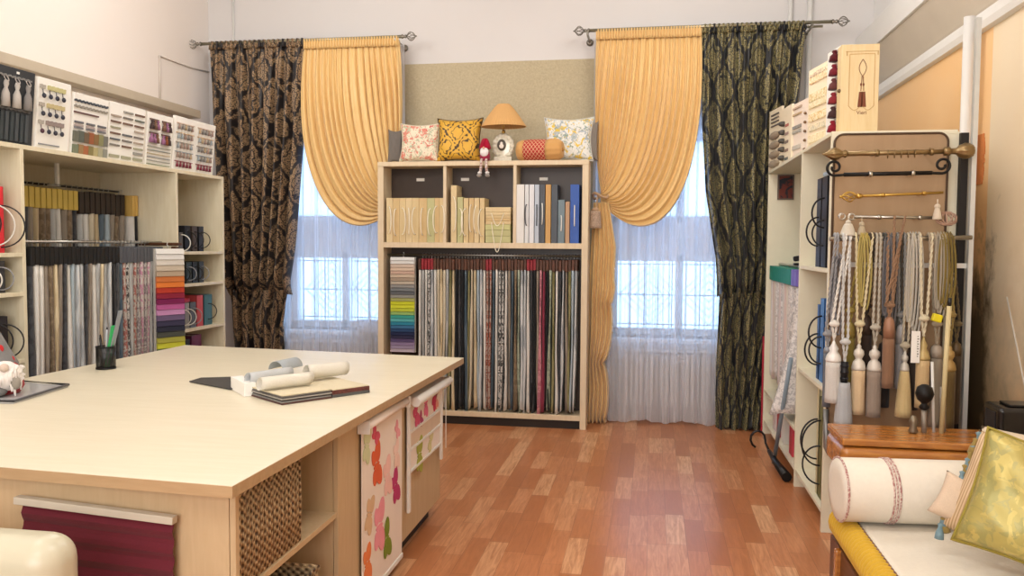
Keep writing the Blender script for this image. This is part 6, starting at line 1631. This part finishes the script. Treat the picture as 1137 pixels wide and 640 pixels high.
paper_roll(rp(340, 414, 0.075), rp(384, 409, 0.075), 0.034, 'fat cream rolled swatch at the right on the catalogue')
paper_roll(rp(275, 421, 0.070), rp(322, 414, 0.070), 0.026, 'pale grey rolled swatch behind the front one', 'c4c6c6')
bm = nb()
a = rp(310, 408, 0.072); b = rp(338, 408, 0.072)
Mx = align(rp(306, 411, 0.044), rp(328, 406, 0.044))
def arch(u, v): return Mx @ Vector((0.04*math.cos(PI*(0.0+u)), 0.04*math.sin(PI*u), 0.16*v))
grid(bm, arch, 16, 3); single('curled_swatch', bm, fabric('aab0b4'), 'silvery curled swatch between the two rolls', 'swatch', solid=0.0015)

# tray and gnome
gt = at(20, 436, Z=TT)
r = thing('clear_tray', 'shallow clear tray with dark rim under the table gnome', 'tray', (gt.x-0.1, gt.y, TT))
c1 = at(62, 428, Z=TT); ca, sa = 1, 0
tray = [(c1.x-0.02, c1.y+0.02), (c1.x-0.02, c1.y-0.28), (c1.x-0.60, c1.y-0.28), (c1.x-0.60, c1.y+0.02)]
tray = [(-2.555, 3.24), (-2.50, 2.86), (-2.90, 2.80), (-2.90, 3.30)]
bm = nb(); quadprism(bm, tray, TT+0.0005, TT+0.008); link('base', bm, plain('b8b8b8', 0.2), r, bevel=0.002)
bm = nb(); tube(bm, [(x, y, TT+0.012) for x, y in tray], 0.006, 8, closed=True); link('rim', bm, plain('4a4a4e', 0.3), r)
gx, gy = at(18, 432, Z=TT).x, 3.02
q = at(4, 432, Y=3.02); gx = q.x
r = thing('plush_gnome', 'plush gnome with grey hat and white beard sitting on the tray', 'gnome', (gx, gy, TT+0.009))
g0 = TT+0.009
bm = nb(); lathe(bm, [(0, 0), (0.06, 0), (0.078, 0.03), (0.07, 0.08), (0.05, 0.13), (0, 0.15)], Matrix.Translation((gx, gy, g0)), 24); link('body', bm, fabric('b02830'), r)
# beard of many locks, one surface
bm = nb(); ball(bm, (gx+0.045, gy-0.045, g0+0.080), 0.064, (1.0, 1.0, 1.0), 24)
for k in range(26):
    a_ = random.uniform(-0.9, 2.2); zz_ = random.uniform(0.03, 0.12)
    p0 = Vector((gx+0.045+0.058*math.sin(a_), gy-0.045-0.058*math.cos(a_), g0+zz_)); tube(bm, [p0+Vector((0, 0.012, 0.015)), p0, p0+Vector((0.010*math.sin(a_), -0.006, -0.035))], lambda t_: 0.012*(1-0.75*t_), 5)
link('beard', bm, plain('ece4de', 0.95, var=0.08, nscale=40), r)
bm = nb(); ball(bm, (gx+0.083, gy-0.088, g0+0.122), 0.018); link('nose', bm, fabric('d8c4b4'), r)
bm = nb()
hp = [(0.076, 0.10), (0.082, 0.115), (0.07, 0.15), (0.052, 0.20), (0.036, 0.25), (0.02, 0.29), (0.006, 0.325), (0, 0.33)]
lathe(bm, hp, Matrix.Translation((gx-0.01, gy, g0)) @ Matrix.Rotation(R_(-10), 4, 'Y'), 24); link('hat', bm, fabric('7c7a78'), r)
for (ax, az) in ((0.5, 0.19), (-0.5, 0.24), (0.0, 0.15), (1.1, 0.14)):
    rr = 0.085*(1-az/0.36)+0.012
    bm = nb(); ball(bm, (gx-0.01-0.17*az+rr*math.sin(ax+0.7), gy-rr*math.cos(ax+0.7), g0+az), 0.016, (1, 0.35, 1.1)); link('red_dot', bm, fabric('c03030'), r)
for sx in (-1, 1):
    bm = nb(); tube(bm, [(gx+sx*0.055, gy-0.01, g0+0.10), (gx+sx*0.085, gy-0.03, g0+0.07), (gx+sx*0.098, gy-0.05, g0+0.055)], 0.018, 8); link('arm', bm, fabric('b02830'), r)
    bm = nb(); ball(bm, (gx+sx*0.102, gy-0.055, g0+0.055), 0.024, (1, 0.9, 1.2)); link('mitten', bm, fabric('9c9488'), r)
    bm = nb(); ball(bm, (gx+sx*0.05, gy-0.09, g0+0.022), 0.03, (1, 1.5, 0.7)); link('boot', bm, fabric('7c7a78'), r)

# pencil pot
cp = at(112, 411, Z=TT); cp.y += 0.04
r = thing('pencil_pot', 'black mesh pencil pot standing near the fabric rail on the table', 'pencil pot', (cp.x, cp.y, TT))
bm = nb(); R0 = 0.046; H0 = 0.115
t = NT('metal_mesh'); v = t.coord(); s = t.n('ShaderNodeSeparateXYZ'); t.l(v, s.inputs[0])
an_ = t.math('MULTIPLY', t.math('ARCTAN2', s.outputs['Y'], s.outputs['X']), 34); zz_ = t.math('MULTIPLY', s.outputs['Z'], 2*PI/0.006)
hole = t.math('GREATER_THAN', t.math('MULTIPLY', t.math('SINE', an_), t.math('SINE', zz_)), 0.35)
t.b.inputs['Base Color'].default_value = srgb('1a1a1c'); t.b.inputs['Roughness'].default_value = 0.35
t.l(t.math('SUBTRACT', 1.0, hole), t.b.inputs['Alpha'])
lathe(bm, [(R0, 0.002), (R0, H0)], Matrix.Translation((cp.x, cp.y, TT)), 40); bmesh.ops.delete(bm, geom=[f for f in bm.faces if len(f.verts) > 4], context='FACES_ONLY')
link('mesh_wall', bm, t.m, r, solid=0.001)
bm = nb(); lathe(bm, [(0, 0.001), (R0+0.002, 0.001), (R0+0.002, 0.008), (0, 0.008)], Matrix.Translation((cp.x, cp.y, TT)), 40); link('base', bm, black_plastic, r)
bm = nb(); tube(bm, [(cp.x+R0*math.cos(2*PI*k/40), cp.y+R0*math.sin(2*PI*k/40), TT+H0) for k in range(40)], 0.003, 6, closed=True); link('rim', bm, black_plastic, r)
def in_pot(dx, dy, lean, h, r_, col, label, name, cat, kind='pen'):
    a = Vector((cp.x+dx*0.5, cp.y+dy*0.5, TT+0.010)); b = Vector((cp.x+dx+lean*h, cp.y+dy, TT+h))
    r = thing(name, label, cat, a)
    bm = nb()
    if kind == 'pen':
        tube(bm, [a, a.lerp(b, 0.94)], r_, 8); link('barrel', bm, plain(col, 0.4), r)
        bm = nb(); tube(bm, [a.lerp(b, 0.94), b], lambda t_: r_*(1-0.6*t_), 8); link('tip', bm, black_plastic, r)
    elif kind == 'ruler':
        M = align(a, b); L = (b-a).length; box(bm, -0.018, 0.018, -0.0015, 0.0015, 0, L, M @ Matrix.Rotation(R_(0), 4, 'Z')); link('blade', bm, plain(col, 0.4), r)
    return r, a, b
in_pot(-0.02, 0.01, -0.10, 0.175, 0.005, '18181a', 'black marker leaning left in the pencil pot', 'marker_pen', 'pen')
in_pot(-0.012, -0.015, -0.05, 0.165, 0.005, '222226', 'second black marker in the pencil pot, beside the orange pencil', 'marker_pen', 'pen')
in_pot(-0.005, 0.012, 0.0, 0.15, 0.0045, 'd8862c', 'orange pencil in the pencil pot', 'pencil', 'pencil')
in_pot(0.004, -0.006, 0.05, 0.215, 0.005, 'b8bcc0', 'silver pen in the middle of the pencil pot', 'pen', 'pen')
in_pot(-0.002, 0.022, -0.02, 0.20, 0.004, '7c8088', 'grey pencil at the back of the pencil pot', 'pencil', 'pencil')
in_pot(0.015, 0.01, 0.22, 0.30, 0.004, '8f949c', 'long grey ruler leaning right in the pencil pot', 'ruler', 'ruler', 'ruler')
a_ = at(122, 378, Y=cp.y-0.02); b_ = at(127, 352, Y=cp.y-0.02)
in_pot(0.018, -0.012, 0.18, 0.225, 0.004, '2fae62', 'bright green ruler leaning right in the pencil pot', 'ruler', 'ruler', 'ruler')

# boxes on the left window sill (seen through the sheer)
for i, (p0, p1, zb_, zt_2) in enumerate(((( 396, 388), (409, 371), 0, 0), ((410, 388), (421, 372), 0, 0))):
    a = at(p0[0], p0[1], Y=7.05); b = at(p1[0], p1[1], Y=7.05)
    r = thing('white_carton', 'small white carton on the left sill, %s one of the pair by the bookcase' % ('left', 'right')[i], 'box', ((a.x+b.x)/2, 7.1, WZ0))
    bm = nb(); box(bm, a.x, b.x, 7.06, 7.17, WZ0+0.001, WZ0+0.10); link('carton', bm, plain('d8d8dc', 0.5), r, bevel=0.003)
    bm = nb(); box(bm, a.x-0.003, b.x+0.003, 7.057, 7.173, WZ0+0.085, WZ0+0.105); link('lid', bm, plain('c4c4cc', 0.5), r)
